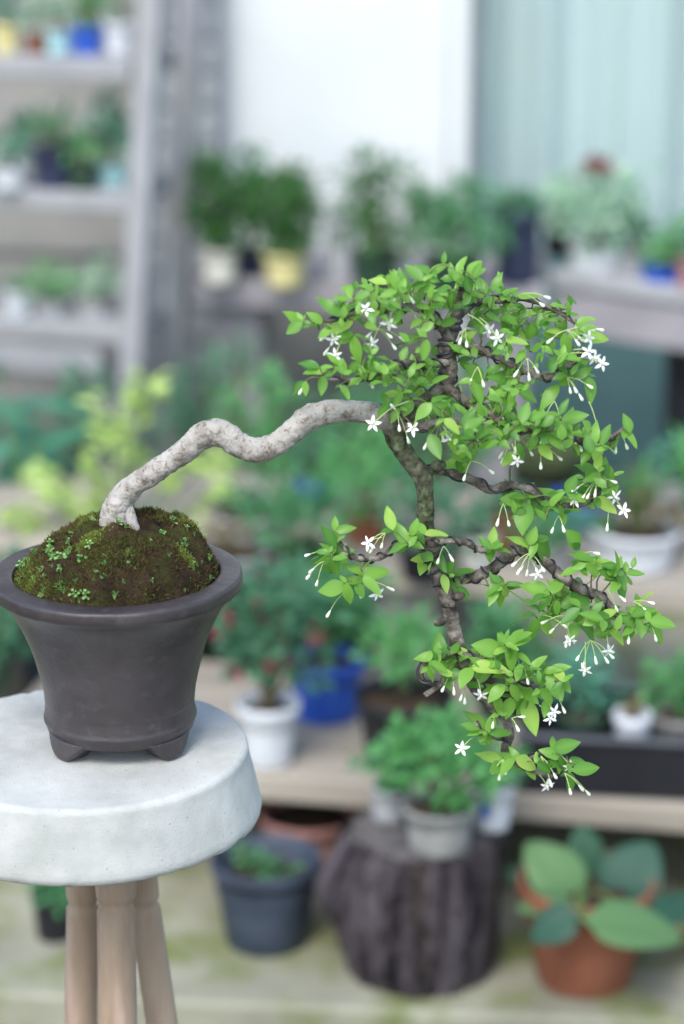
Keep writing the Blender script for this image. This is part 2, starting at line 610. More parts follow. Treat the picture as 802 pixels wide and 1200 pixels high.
def bench(name, label, pA, pB, z, x_left, x_right, widths, gap, th, m, legm, group=None, cat='bench', n_legs=3):
    """Planks on blocks; front edge through the two points, extended x_left and x_right metres beyond them."""
    a = Vector((pA.x, pA.y, 0)); b = Vector((pB.x, pB.y, 0))
    dd = (b - a); ln = dd.length; rot = math.atan2(dd.y, dd.x)
    M = frame(a, rot)
    t = thing(name, label, cat, (a + b) / 2, group)
    y = 0.0
    x0, x1 = -x_left, ln + x_right
    for wd in widths:
        mb = MB()
        mb.box((x0 + R.uniform(0, .01), y, z - th + R.uniform(-.001, 0)), (x1 - R.uniform(0, .01), y + wd, z + R.uniform(-.002, 0)), M, 0.004, R.random())
        mb.build('plank', m, t, False)
        y += wd + gap
    for k in range(n_legs):
        xx = x0 + 0.08 + (x1 - x0 - 0.16) * k / max(1, n_legs - 1)
        mb = MB()
        mb.box((xx - 0.05, 0.05, 0.0), (xx + 0.05, y - 0.06, z - th - 0.003), M, 0.004)
        mb.build('leg', legm, t, False)
    return t, M, y


Z1, Z2, Z3, Z3R = 0.20, 0.36, 0.60, 0.62
T1, M1, dep1 = bench('plank_bench', 'low weathered wooden bench carrying the black trough and the blue pot', at_z(310, 906, Z1), at_z(802, 944, Z1), Z1, 0.42, 0.35, (0.135, 0.14, 0.12), 0.008, 0.042, M_plank, M_block, 'plank benches stepping back from the paving')
T2, M2_, dep2 = bench('plank_bench', 'higher grey brown plank bench stepping up behind the low one', at_z(560, 672, Z2), at_z(802, 690, Z2), Z2, 0.95, 0.4, (0.14, 0.14, 0.14), 0.01, 0.04, M_plank, M_block, 'plank benches stepping back from the paving')
T3, M3_, dep3 = bench('wall_shelf', 'grey plank shelf under the yellow pot, in front of the white door panel', at_z(222, 326, Z3), at_z(420, 330, Z3), Z3, 0.0, 0.35, (0.15, 0.15), 0.006, 0.055, M_grey, M_grey, cat='shelf', n_legs=2)
pa, pb = at_z(640, 316, Z3R), at_z(802, 338, Z3R)
T4, M4_, dep4 = bench('corner_shelf', 'grey shelf with deep apron under the red flowering plant by the curtain', pa, pb, Z3R, 0.0, 0.5, (0.17, 0.17), 0.004, 0.03, M_lav, M_grey, cat='shelf', n_legs=0)
ln4 = (Vector((pb.x - pa.x, pb.y - pa.y))).length
ap = MB(); ap.box((0.012, 0.012, Z3R - 0.12), (ln4 + 0.48, 0.05, Z3R - 0.033), M4_, 0.003); ap.build('apron', M_grey, T4, False)
M_black = mat('black_plastic', (0.007, 0.008, 0.011), (0.014, 0.015, 0.02), rough=0.5, scale=10, spec=0.4)
for xx in (0.205, ln4 + 0.42):
    lg = MB(); lg.box((xx, 0.10, 0.0), (xx + 0.075, 0.13, Z3R - 0.035), M4_, 0.003)
    lg.build('leg', M_black, T4, False)

# ---- rack of shelves at the left ----------------------------------
YR = 4.30
rk = thing('plant_rack', 'pale lavender rack of shelves crowded with small pots', 'shelf', (at_y(80, 440, YR).x, YR, 0))
DR = math.radians(-16)


def rack_frame(px, py):
    p = at_y(px, py, YR)
    return p


rack_z = []
p_ref = at_y(158, 70, YR)
for (pyf, thk) in ((70, 0.040), (228, 0.036), (382, 0.036)):
    p = at_y(152, pyf, YR)
    rack_z.append(p.z)
    MR = frame(Vector((p.x, YR, 0)), DR)
    mb = MB(); mb.box((-0.62, 0.0, p.z - thk), (0.0, 0.24, p.z), MR, 0.004, R.random()); mb.build('shelf_board', M_lav, rk, False)
p = at_y(118, 412, YR + 0.012)
MR = frame(Vector((p.x, YR + 0.01, 0)), DR)
mb = MB(); mb.box((-0.6, 0.0, p.z - 0.05), (0.0, 0.03, p.z), MR, 0.003); mb.build('rail', M_lav, rk, False)
mb = MB(); mb.box((-0.028, 0.034, 0.0), (0.0, 0.06, p.z - 0.02), MR, 0.003); mb.build('inner_leg', M_lav, rk, False)


def slant_post(pt, pb_, wd, dp, name, dz=0.0):
    a, b = at_y(*pt, YR - 0.012), at_y(*pb_, YR - 0.012)
    dirv = (b - a).normalized()
    b = a + dirv * ((a.z - 0.0) / -dirv.z)
    a = a - dirv * 0.25
    ex = Matrix.Rotation(DR, 3, 'Z') @ Vector((1, 0, 0))
    ey = Matrix.Rotation(DR, 3, 'Z') @ Vector((0, 1, 0))
    mb = MB()
    vs = []
    for q in (b, a):
        for sx, sy in ((0, 0), (1, 0), (1, 1), (0, 1)):
            vs.append(q + ex * wd * sx + ey * (dz + dp * sy))
    mb.add(vs, [(0, 3, 2, 1), (4, 5, 6, 7), (0, 1, 5, 4), (1, 2, 6, 5), (2, 3, 7, 6), (3, 0, 4, 7)])
    mb.build(name, M_lav, rk, False)


slant_post((161, 20), (139, 440), 0.040, 0.045, 'post')
slant_post((161, 20), (139, 440), 0.040, 0.045, 'post', 0.215)
slant_post((-190, 20), (-190, 440), 0.040, 0.045, 'post')

# ================================================================== leaf shapes
def leaf_geo(Ln, W, fold=0.18, curl=0.25, tip=0.5, rows=5, wave=0.0, stalk=0.0):
    vs, fs = [], []
    vs.append((-stalk, 0, 0)); vs.append((0, 0, 0))
    idx = []
    for i in range(1, rows):
        t = i / rows
        ww = W * 0.5 * (math.sin(math.pi * t ** 0.82) ** 0.85) * (1 - 0.12 * tip * t)
        zc = -curl * Ln * t * t
        zz = fold * ww
        wv = wave * math.sin(t * 9.0) * W * 0.2
        k = len(vs)
        vs += [(Ln * t, ww, zc + zz + wv), (Ln * t, 0, zc), (Ln * t, -ww, zc + zz - wv)]
        idx.append(k)
    vs.append((Ln, 0, -curl * Ln))
    e = len(vs) - 1
    k = idx[0]
    fs += [(1, k + 1, k), (1, k + 2, k + 1)]
    for a, b in zip(idx[:-1], idx[1:]):
        fs += [(a, a + 1, b + 1, b), (a + 1, a + 2, b + 2, b + 1)]
    k = idx[-1]
    fs += [(k, k + 1, e), (k + 1, k + 2, e)]
    vs.pop(0)
    fs = [tuple(i - 1 for i in q) for q in fs]
    return vs, fs


def ribbed_leaf(Ln, W, ribs=6):
    vs, fs = [], []
    rows, half = ribs * 3, 5
    for i in range(rows + 1):
        t = i / rows
        ww = max(0.0006, W * 0.5 * math.sin(math.pi * min(1, 0.04 + 0.96 * t ** 0.72)) ** 0.62 * (1 if t < 1 else 0))
        for j in range(-half, half + 1):
            v = j / half
            x = Ln * t + 0.10 * Ln * abs(v) ** 1.3 * (1 - t)
            rib = 0.016 * Ln * math.cos((t * ribs - abs(v) * 1.3) * 2 * math.pi) * (1 - abs(v) ** 3) * min(1, 4 * t)
            z = 0.20 * ww * abs(v) - 0.30 * Ln * t * t - 0.25 * ww * v * v + rib + (0.010 * Ln if j == 0 else 0) * -1
            vs.append((x, ww * v, z))
    m = 2 * half + 1
    for i in range(rows):
        for j in range(m - 1):
            a = i * m + j
            fs.append((a, a + 1, a + m + 1, a + m))
    return vs, fs


def orient(pos, d, n, s=1.0):
    d = d.normalized()
    n = (n - d * n.dot(d))
    n = n.normalized() if n.length > 1e-6 else d.orthogonal().normalized()
    y = n.cross(d)
    return Matrix(((d.x * s, y.x * s, n.x * s, pos.x), (d.y * s, y.y * s, n.y * s, pos.y), (d.z * s, y.z * s, n.z * s, pos.z), (0, 0, 0, 1)))


def rv(r=R):
    return Vector((r.gauss(0, 1), r.gauss(0, 1), r.gauss(0, 1)))


# ================================================================== potted plants around
M_soil = mat('pot_soil', (0.035, 0.025, 0.018), (0.07, 0.05, 0.035), rough=0.95, scale=60, bump=0.8, spec=0.1)
M_stem = mat('plant_stem', (0.10, 0.085, 0.045), (0.17, 0.14, 0.08), rough=0.85, scale=40, spec=0.2)
M_gstem = mat('green_stem', (0.10, 0.17, 0.05), (0.14, 0.22, 0.07), rough=0.7, scale=40, spec=0.2)
GREENS = {
    'dark': leaf_mat('leaf_dark', (0.042, 0.132, 0.070), (0.095, 0.245, 0.135), 0.25),
    'shrub': leaf_mat('leaf_shrub', (0.022, 0.095, 0.022), (0.065, 0.20, 0.045), 0.25),
    'mid': leaf_mat('leaf_mid', (0.042, 0.165, 0.065), (0.10, 0.29, 0.12), 0.28),
    'fresh': leaf_mat('leaf_fresh', (0.065, 0.24, 0.075), (0.14, 0.38, 0.13), 0.3),
    'blue': leaf_mat('leaf_bluish', (0.05, 0.19, 0.12), (0.12, 0.33, 0.22), 0.25),
    'lime': leaf_mat('leaf_lime', (0.34, 0.50, 0.13), (0.58, 0.72, 0.28), 0.3),
    'pale': leaf_mat('leaf_variegated', (0.16, 0.36, 0.22), (0.50, 0.66, 0.50), 0.25),
    'brown': leaf_mat('leaf_dry', (0.10, 0.085, 0.045), (0.2, 0.17, 0.08), 0.2),
}
M_red = leaf_mat('red_petal', (0.22, 0.03, 0.05), (0.36, 0.08, 0.11), 0.2, 0.6)
PC = {
    'yellow': mat('pot_yellow', (0.70, 0.62, 0.26), (0.78, 0.70, 0.36), rough=0.5, scale=12),
    'cream': mat('pot_cream', (0.62, 0.60, 0.52), (0.72, 0.70, 0.62), rough=0.5, scale=12),
    'white': mat('pot_white', (0.58, 0.61, 0.64), (0.68, 0.70, 0.73), rough=0.4, scale=12),
    'navy': mat('pot_navy', (0.020, 0.026, 0.06), (0.035, 0.045, 0.09), rough=0.4, scale=12),
    'blue': mat('pot_blue', (0.015, 0.075, 0.42), (0.03, 0.12, 0.55), rough=0.35, scale=12, spec=0.5),
    'aqua': mat('pot_aqua', (0.30, 0.58, 0.60), (0.40, 0.66, 0.68), rough=0.4, scale=12),
    'terra': mat('pot_terracotta', (0.20, 0.072, 0.04), (0.30, 0.115, 0.065), rough=0.85, scale=10, bump=0.3, spec=0.2, col3=(0.22, 0.10, 0.06), s3=8, t3=(0.5, 0.7)),
    'pink': mat('pot_pink', (0.42, 0.20, 0.17), (0.52, 0.28, 0.24), rough=0.85, scale=10, spec=0.2),
    'black': M_black,
    'slate': mat('pot_slate', (0.024, 0.034, 0.054), (0.050, 0.066, 0.096), rough=0.6, scale=14, bump=0.2),
    'grey': mat('pot_grey', (0.22, 0.22, 0.21), (0.33, 0.33, 0.31), rough=0.85, scale=22, bump=0.4),
    'stone': mat('pot_stone', (0.33, 0.34, 0.35), (0.45, 0.45, 0.46), rough=0.8, scale=18, bump=0.3),
    'green': mat('pot_dark_green', (0.02, 0.05, 0.03), (0.04, 0.08, 0.05), rough=0.5, scale=18),
}
HERO_N = {}


def pot_parts(t, p, rt, rb, h, m, soil=True, lip=0.08, ell=1.0, seg=36, fill=0.86):
    mb = MB()
    wall = max(0.003, rt * 0.07)
    lw = rt * lip
    prof = [(rb * 0.96, 0.0), (rb, 0.004), (rb + (rt - lw - rb) * 0.5, h * 0.48), (rt - lw, h * 0.84), (rt - lw * 0.1, h * 0.86), (rt, h * 0.9), (rt, h * 0.98), (rt - wall * 0.4, h), (rt - wall, h * 0.99), (rt - wall * 1.3, h * (fill - 0.08))]
    mb.lathe(prof, seg, p, cap0=True)
    if ell != 1.0:
        mb.v = [(p.x + (x - p.x) * ell, y, z) for x, y, z in mb.v]
    mb.build('pot', m, t)
    if soil:
        ms = MB()
        rs = rt - wall * 1.2
        rs2 = rs * (1 - 0.05)
        ms.lathe([(rs2, h * fill - 0.004), (rs2 * 0.6, h * fill + 0.004), (rs2 * 0.1, h * fill + 0.006)], 24, p, 0.004, 40, cap1=True)
        if ell != 1.0:
            ms.v = [(p.x + (x - p.x) * ell, y, z) for x, y, z in ms.v]
        ms.build('soil', M_soil, t)


def bush(t, p, w_, h_, lm, n, ls, clumps=9, seed=1, flat=0.9, stem=M_stem, shape=0.5, fl=None, droop=0.0, asp=0.5, low=0.2):
    r = random.Random(seed)
    mb = MB()
    st = MB()
    geos = [leaf_geo(1, asp, 0.25, c, rows=3) for c in (0.05, 0.25, 0.4)]
    cen = []
    for k in range(clumps):
        a = 2.399 * k + r.uniform(-.4, .4)
        zz = h_ * (low + (0.90 - low) * (k + 0.5) / clumps)
        prof = math.sin(math.pi * min(1, max(0.05, (0.2 + 0.72 * (k + .5) / clumps)))) ** shape
        rr = w_ * 0.5 * prof * r.uniform(0.35, 0.85)
        c = p + Vector((rr * math.cos(a), rr * math.sin(a) * flat, zz))
        cen.append(c)
        b0 = p + Vector((r.uniform(-.1, .1) * w_ * .3, r.uniform(-.1, .1) * w_ * .3, 0))
        mid = b0.lerp(c, 0.5) + Vector((0, 0, 0.08 * h_))
        pts = [q[0] for q in spline([(b0, 0, 0), (mid, 0, 0), (c, 0, 0)], h_ / 8)]
        st.tube(pts, [max(0.0009, 0.016 * h_ * (1 - 0.7 * i / len(pts))) for i in range(len(pts))], 5)
    st.build('stem', stem, t)
    cr = w_ * 0.5 * (2.0 / clumps) ** 0.35 * 0.62
    for i in range(n):
        c = cen[i % clumps]
        q = rv(r) * cr * 0.55
        pos = c + Vector((q.x, q.y * flat, q.z * 0.85))
        if pos.z < p.z + 0.01:
            pos.z = p.z + 0.01 + r.uniform(0, .02)
        dr = ((pos - c).normalized() + rv(r) * 0.5 + Vector((0, 0, 0.25 - droop)))
        nn = Vector((0, -0.5, 1)) + rv(r) * 0.45
        mb.put(r.choice(geos), orient(pos, dr, nn, ls * r.uniform(0.65, 1.25)), r.random())
    f = mb.build('foliage', lm, t)
    f['kind'] = 'stuff'
    if fl:
        nf, fs_, fm = fl
        for i in range(nf):
            c = p + Vector((r.uniform(-.42, .42) * w_, r.uniform(-.45, -.05) * w_, h_ * r.uniform(0.3, 0.85)))
            fb = MB()
            for k in range(9):
                fb.put(geos[1], orient(c, rv(r) + Vector((0, -.3, .5)), rv(r) + Vector((0, 0, 1)), fs_ * r.uniform(.7, 1.1)), r.random())
            fb.build('flower', fm, t)


def blades(t, p, w_, h_, lm, n, bw_, seed=1, part='blade', lean=1.0):
    r = random.Random(seed)
    for k in range(n):
        a = r.uniform(0, 2 * math.pi)
        out = Vector((math.cos(a), math.sin(a), 0))
        ln = r.uniform(0.65, 1.05) * h_
        sp_ = r.uniform(0.15, 1.0) * w_ * 0.5 * lean
        mb = MB()
        vs, fs = [], []
        side = Vector((0, 0, 1)).cross(out)
        m_ = 6
        for i in range(m_ + 1):
            u = i / m_
            c = p + out * (sp_ * u ** 1.6 + 0.004) + Vector((0, 0, ln * (u - 0.28 * u ** 3 * (sp_ / (w_ * .5)))))
            ww = bw_ * (0.55 + 0.45 * math.sin(math.pi * min(1, u + 0.1))) * (1 - u ** 4) + 0.0002
            vs += [c + side * ww * .5 - out * ww * .12, c, c - side * ww * .5 - out * ww * .12]
        for i in range(m_):
            q = i * 3
            fs += [(q, q + 1, q + 4, q + 3), (q + 1, q + 2, q + 5, q + 4)]
        mb.add(vs, fs, r.random())
        mb.build(part, lm, t)


def broad(t, p, specs, lm, seed=1, stem=M_gstem):
    """specs: (px offset metres x, y, z of leaf centre, length, width, direction angle, tilt)"""
    r = random.Random(seed)
    for (dx, dy, dz, Ln, W, ang, tilt, tn) in specs:
        d = Vector((math.cos(ang), 0.35 * math.sin(ang) - 0.15, math.sin(ang)))
        n = Vector((0, -0.75, 0.6)) * (1 - tilt) + Vector((0.2 * math.cos(ang), 0.1, 1)) * tilt + rv(r) * 0.08
        c = p + Vector((dx, dy, dz))
        g_ = ribbed_leaf(Ln, W)
        mb = MB()
        mb.put(g_, orient(c - d.normalized() * Ln * 0.5, d, n), tn)
        lf = mb.build('leaf', lm, t)
        b0 = c - d.normalized() * Ln * 0.5
        sb = MB()
        pts = [q[0] for q in spline([(p, 0, 0), (p.lerp(b0, 0.55) + Vector((0, 0, 0.01)), 0, 0), (b0, 0, 0)], 0.012)]
        sb.tube(pts, 0.0025, 5)
        sb.build('stalk', stem, lf)


RACK = 'small plants on the lavender rack'


def plant(px, py, z, tw, th, bw_, pc, label, style=None, fw=60, fh=60, green='mid', n=300, ls=12, seed=None, name='potted_plant', cat='potted plant', group=None, ell=1.0, lip=0.08, y=None, **kw):
    """Pot standing with its base centre at photo (px,py) on height z."""
    p = at_z(px, py, z) if y is None else Vector((at_y(px, py, y).x, y, z))
    s = mpp(p)
    t = thing(name, label, cat, p, group)
    h = th * s * 1.04
    pot_parts(t, p, tw * s / 2, bw_ * s / 2, h, PC[pc], True, lip, ell, fill=kw.pop('fill', 0.86))
    q = p + Vector((0, 0, h * 0.86))
    sd_ = seed or int(px * 7 + py)
    if group == RACK:
        n = int(n * 0.62)
    if style == 'bush':
        bush(t, q, fw * s, fh * s * 1.04, GREENS[green], n, ls * s, seed=sd_, **kw)
    elif style == 'blades':
        blades(t, q, fw * s, fh * s, GREENS[green], n, ls * s, seed=sd_, **kw)
    return t, p, s, h


RACK = 'small plants on the lavender rack'
zt, zm, zl = rack_z
yb = YR + 0.10
# top shelf of the rack
plant(8, 60, zt, 34, 32, 26, 'yellow', 'yellow pot at the end of the top rack shelf', 'bush', 44, 60, 'blue', 120, 13, group=RACK, y=yb)
plant(43, 60, zt, 28, 20, 22, 'terra', 'little terracotta pot on the top rack shelf beside the yellow pot', 'bush', 36, 50, 'pale', 90, 11, group=RACK, y=yb)
plant(69, 62, zt, 30, 24, 26, 'aqua', 'pale green pot between terracotta and blue pots on the top rack shelf', 'bush', 40, 56, 'pale', 100, 11, group=RACK, y=yb)
plant(103, 62, zt, 42, 30, 34, 'blue', 'bright blue pot on the top rack shelf', 'bush', 52, 60, 'fresh', 170, 13, group=RACK, y=yb)
plant(140, 62, zt, 36, 34, 28, 'white', 'white pot beside the rack post on the top shelf', 'bush', 36, 62, 'pale', 90, 11, group=RACK, y=yb)
# middle shelf
plant(12, 216, zm, 40, 24, 36, 'white', 'low white pot at the end of the middle rack shelf', 'bush', 40, 42, 'blue', 90, 12, group=RACK, y=yb - 0.03)
plant(66, 216, zm, 56, 46, 44, 'navy', 'dark navy pot in the middle rack shelf', 'bush', 66, 50, 'mid', 170, 13, group=RACK, y=yb - 0.02)
plant(98, 216, zm, 36, 30, 28, 'green', 'dark pot of trailing greens beside the aqua pot', 'bush', 42, 32, 'fresh', 110, 12, group=RACK, y=yb - 0.05)
plant(130, 217, zm, 40, 24, 36, 'aqua', 'aqua pot with a tall bluish plant by the rack post', 'bush', 60, 84, 'blue', 210, 15, group=RACK, y=yb)
plant(32, 214, zm, 26, 34, 22, 'white', 'small white pot half behind the low white pot on the middle rack shelf', 'bush', 44, 46, 'blue', 90, 12, group=RACK, y=yb + 0.06)
# lower shelf
plant(22, 372, zl, 36, 30, 28, 'white', 'round white pot on the lowest rack shelf', 'bush', 32, 14, 'mid', 50, 9, group=RACK, y=yb - 0.02)
plant(62, 373, zl, 40, 20, 34, 'stone', 'grey pot of bright greens on the lowest rack shelf', 'bush', 62, 34, 'fresh', 150, 13, group=RACK, y=yb - 0.02)
plant(112, 374, zl, 50, 18, 40, 'stone', 'shallow grey bowl with silvery leaves beside the rack post', 'bush', 66, 44, 'pale', 110, 16, group=RACK, y=yb)

# shelf in front of the white door panel
SH = 'shrubs on the shelf by the white door panel'
plant(258, 330, Z3, 44, 38, 36, 'cream', 'rounded green shrub in a cream pot beside the brick pillar', 'bush', 72, 112, 'shrub', 700, 16, group=SH, clumps=13, asp=0.32, low=.12)
plant(334, 333, Z3, 52, 36, 40, 'yellow', 'rounded green shrub in a pale yellow pot', 'bush', 84, 108, 'shrub', 850, 16, group=SH, clumps=14, asp=0.32, low=.12)
plant(294, 322, Z3, 40, 30, 30, 'navy', 'tall thin shrub in a dark pot between the cream and yellow pots', 'bush', 46, 130, 'dark', 220, 12, group=SH, y=None)
plant(440, 338, Z3, 60, 44, 50, 'green', 'spreading green shrub to the right of the yellow pot', 'bush', 100, 120, 'shrub', 560, 16, group=SH, clumps=11, asp=0.32, low=.1)
plant(398, 322, Z3, 34, 66, 30, 'white', 'tall white pot between the yellow potted shrub and the spreading shrub', 'bush', 30, 14, 'dark', 40, 10, group=SH)
plant(530, 340, Z3, 70, 40, 60, 'green', 'low wide shrub behind the crown of the bonsai', 'bush', 120, 84, 'mid', 520, 16, group=SH, clumps=12, asp=0.4)
plant(606, 330, Z3, 56, 84, 50, 'navy', 'tall navy planter with dark leaves under the curtain', 'bush', 56, 24, 'dark', 120, 14)
# shelf at the right
RS = 'plants on the corner shelf by the curtain'
tz = Z3R
t_, p_, s_, h_ = plant(698, 314, tz, 62, 30, 56, 'white', 'variegated plant with a red flower head in a white pot', 'bush', 120, 84, 'pale', 420, 17, group=RS, clumps=12)
fb = MB()
r_ = random.Random(3)
fc = p_ + Vector((-0.004, -0.01, (h_ + 88 * s_)))
gg = leaf_geo(1, 0.6, 0.2, 0.3, rows=3)
for k in range(70):
    fb.put(gg, orient(fc + Vector((r_.gauss(0, 9), r_.gauss(0, 7), r_.gauss(0, 5))) * s_, rv(r_) + Vector((0, -.2, .5)), rv(r_) + Vector((0, -.4, 1)), 13 * s_), r_.random())
fb.build('flower', M_red, t_)
sb = MB(); sb.tube([p_ + Vector((0, 0, h_ * .86)), p_ + Vector((0.004, 0, h_ + 50 * s_)), fc], 0.0018, 5); sb.build('flower_stalk', M_gstem, t_)
plant(655, 300, tz, 40, 34, 32, 'black', 'small black pot of pale leaves at the end of the corner shelf', 'bush', 66, 56, 'pale', 150, 14, group=RS)
plant(738, 318, tz, 36, 22, 30, 'stone', 'grey pot with reddish stems between the white pot and the blue dish', 'bush', 50, 60, 'dark', 130, 13, group=RS)
plant(778, 328, tz, 56, 18, 50, 'blue', 'shallow blue dish on the corner shelf near the curtain', 'bush', 52, 40, 'fresh', 130, 13, group=RS)
plant(812, 336, tz, 40, 30, 34, 'pink', 'pinkish clay pot at the picture edge of the corner shelf', 'bush', 50, 62, 'fresh', 140, 13, group=RS)

# ------- beds in the middle distance, left and centre
# ------- beds in the middle distance, left and centre
def sprays(label, cat, pts, y, base_px, green, n, ls, group=None, pot=None, name='shrub', spread=22, seed=4):
    r = random.Random(seed)
    b = at_y(base_px, 600, y)
    b.z = 0.0
    t = thing(name, label, cat, b, group)
    s = mpp(at_y(base_px, 600, y))
    geos = [leaf_geo(1, 0.55, 0.2, c, rows=4) for c in (0.05, 0.2, 0.35)]
    if pot:
        pot_parts(t, b, 0.11, 0.08, 0.17, PC[pot])
        b = b + Vector((0, 0, 0.15))
    for (px, py, dy) in pts:
        c = at_y(px, py, y + dy)
        st = MB()
        mid = b.lerp(c, 0.55) + Vector((0, 0, 0.06))
        path = [q[0] for q in spline([(b, 0, 0), (mid, 0, 0), (c, 0, 0)], 0.03)]
        st.tube(path, [0.006 * (1 - 0.7 * i / len(path)) for i in range(len(path))], 6)
        so_ = st.build('stem', M_gstem, t)
        mb = MB()
        out = Vector((c.x - b.x, c.y - b.y, 0.25 * (c.z - b.z))).normalized()
        sd = out.cross(Vector((0, 0, 1))).normalized()
        for k in range(n):
            u = r.uniform(-1, 1)
            q = c + out * u * spread * s * 1.2 + sd * r.gauss(0, .6) * spread * s * .6 + Vector((0, 0, r.gauss(0, .30) * spread * s - abs(u) * spread * s * .25))
            d = out * 0.7 + sd * r.choice((-1, 1)) * 0.8 + Vector((0, 0, -0.25)) + rv(r) * 0.25
            mb.put(r.choice(geos), orient(q, d, Vector((0, -.35, 1)) + rv(r) * .25, ls * s * r.uniform(.7, 1.2)), r.random())
        f = mb.build('spray', GREENS[green], so_)
        f['kind'] = 'stuff'
    return t


sprays('lime yellow shrub with layered sprays behind the mossy mound', 'shrub', [(150, 478, 0), (172, 458, .03), (128, 500, -.02), (112, 552, 0), (150, 545, .05), (205, 548, .0), (238, 545, .04), (78, 588, -.05), (112, 598, .04), (30, 603, -.04), (232, 612, .02), (252, 575, -.02), (10, 640, 0), (62, 560, .02)], 3.72, 135, 'lime', 32, 21, pot='grey', spread=22)
# broad bluish leaves at the far left
p = at_y(20, 600, 3.95); p.z = 0.0
t = thing('potted_plant', 'plant with long drooping bluish leaves under the plant rack', 'potted plant', p)
pot_parts(t, p, 0.12, 0.085, 0.2, PC['slate'])
s = mpp(at_y(20, 560, 3.95))
q = p + Vector((0, 0, 0.17))
z_at = lambda py, y: at_y(20, py, y).z
sp_ = []
for (px, py, L_, W_, ang, tl, tn) in ((62, 462, 95, 40, 8, .75, .5), (30, 520, 110, 36, 112, .35, .7), (55, 545, 120, 34, -62, .3, .5), (5, 470, 90, 34, 160, .6, .4), (8, 560, 100, 34, -110, .3, .35), (34, 600, 80, 34, -80, .3, .6), (-20, 520, 90, 34, 190, .5, .4), (80, 500, 70, 28, 30, .6, .3), (-5, 610, 90, 30, -120, .3, .5)):
    c = at_y(px, py, 3.95)
    sp_.append((c.x - q.x, R.uniform(-.06, .03), c.z - q.z, L_ * s, W_ * s, math.radians(ang), tl, tn))
broad(t, q, sp_, GREENS['blue'], 3)
p = at_y(78, 548, 3.9)
MIDG = 'leafy pot plants standing on the ground behind the high plank bench'


def gplant(px, y, top, fw, green, n, ls, label, pc='black', **kw):
    b = at_y(px, 600, y)
    s_ = mpp(b)
    ztop = at_y(px, top, y).z
    p_ = Vector((b.x, y, 0.0))
    t_ = thing('potted_plant', label, 'potted plant', p_, MIDG)
    pot_parts(t_, p_, 0.10, 0.075, 0.17, PC[pc])
    bush(t_, p_ + Vector((0, 0, 0.146)), fw * s_, ztop - 0.146, GREENS[green], n, ls * s_, seed=int(px * 3 + top), **kw)
    return t_


gplant(-40, 4.2, 400, 130, 'dark', 400, 20, 'dark leafy plant below the rack at the picture edge')
gplant(95, 4.12, 425, 110, 'dark', 420, 18, 'dark leafy plant below the rack, behind the lime shrub', 'terra')
gplant(215, 4.18, 415, 110, 'dark', 240, 16, 'dark leafy plant at the foot of the brick pillar')
gplant(280, 4.22, 372, 130, 'dark', 320, 16, 'dark green plant under the wall shelf, below the cream pot', clumps=12)
gplant(322, 4.10, 432, 150, 'fresh', 380, 18, 'bright green plant under the wall shelf, above the bonsai trunk', clumps=12)
gplant(425, 4.12, 425, 140, 'mid', 330, 18, 'mid green plant behind the bend of the bonsai trunk', clumps=12)
gplant(520, 4.2, 410, 120, 'mid', 260, 18, 'dark green plant behind the middle of the bonsai crown')
# small red clay pot on an upturned block
plant(77, 556, 0.30, 40, 36, 34, 'terra', 'little red clay pot half hidden behind the lime shrub', 'bush', 36, 20, 'dark', 50, 12, y=3.99)
bl = MB()
pp = at_y(77, 556, 3.99)
bl.box((pp.x - .06, 3.93, 0), (pp.x + .06, 4.05, at_y(77, 556, 3.99).z - 0.0 if False else 0.298), None, .005)
o = bl.build('concrete_block', M_block)
o['label'] = 'grey concrete block under the little red clay pot'; o['category'] = 'block'

# on the second bench
B2 = 'pots on the higher plank bench'
plant(290, 624, Z2, 96, 26, 70, 'stone', 'wide shallow grey bowl on the higher bench below the bend of the trunk', 'bush', 70, 26, 'dark', 110, 12, group=B2)
plant(268, 672, Z2, 104, 30, 80, 'stone', 'wide shallow grey bowl on the higher bench, peeping over the pot rim', 'bush', 80, 28, 'brown', 110, 12, group=B2)
plant(366, 598, Z2, 44, 36, 36, 'blue', 'small deep blue pot on the back of the higher bench', 'bush', 70, 66, 'dark', 210, 13, group=B2)
plant(430, 632, Z2, 60, 36, 50, 'terra', 'clay pot of bright leaves on the higher bench beside the hanging trunk', 'bush', 130, 90, 'fresh', 280, 17, group=B2, clumps=11)
plant(352, 676, Z2, 70, 36, 56, 'black', 'black pot of bluish leaves on the higher bench above the blue bowl', 'bush', 120, 90, 'mid', 280, 17, group=B2, clumps=11)
plant(500, 676, Z2, 70, 36, 56, 'black', 'black pot of dark bushy leaves on the higher bench behind the hanging trunk', 'bush', 110, 84, 'dark', 240, 17, group=B2, clumps=11)
plant(587, 640, Z2, 78, 44, 64, 'terra', 'orange red clay bowl on the higher bench between the bonsai twigs', 'bush', 60, 26, 'dark', 90, 13, group=B2)
plant(690, 618, Z2, 96, 36, 80, 'blue', 'wide dark blue pot on the higher bench behind the flowering twigs', 'bush', 50, 20, 'dark', 70, 12, group=B2)
tm, pm, sm_, hm = plant(648, 592, Z2, 104, 34, 84, 'green', 'dark round mossy ball in a low pot behind the bonsai crown', None, group=B2)
mb = MB()
prof = [(52 * sm_ * math.sin(a), hm * .8 + 40 * sm_ * (1 - math.cos(a)) - 6 * sm_) for a in [math.pi * (1 - k / 12) for k in range(0, 9)]][::-1]
mb.lathe([(max(r0, .0008), z0) for r0, z0 in prof], 28, pm, 0.008, 30)
mb.build('moss_ball', mat('dark_moss', (0.018, 0.03, 0.012), (0.06, 0.08, 0.03), rough=0.95, scale=60, bump=1.0), tm)
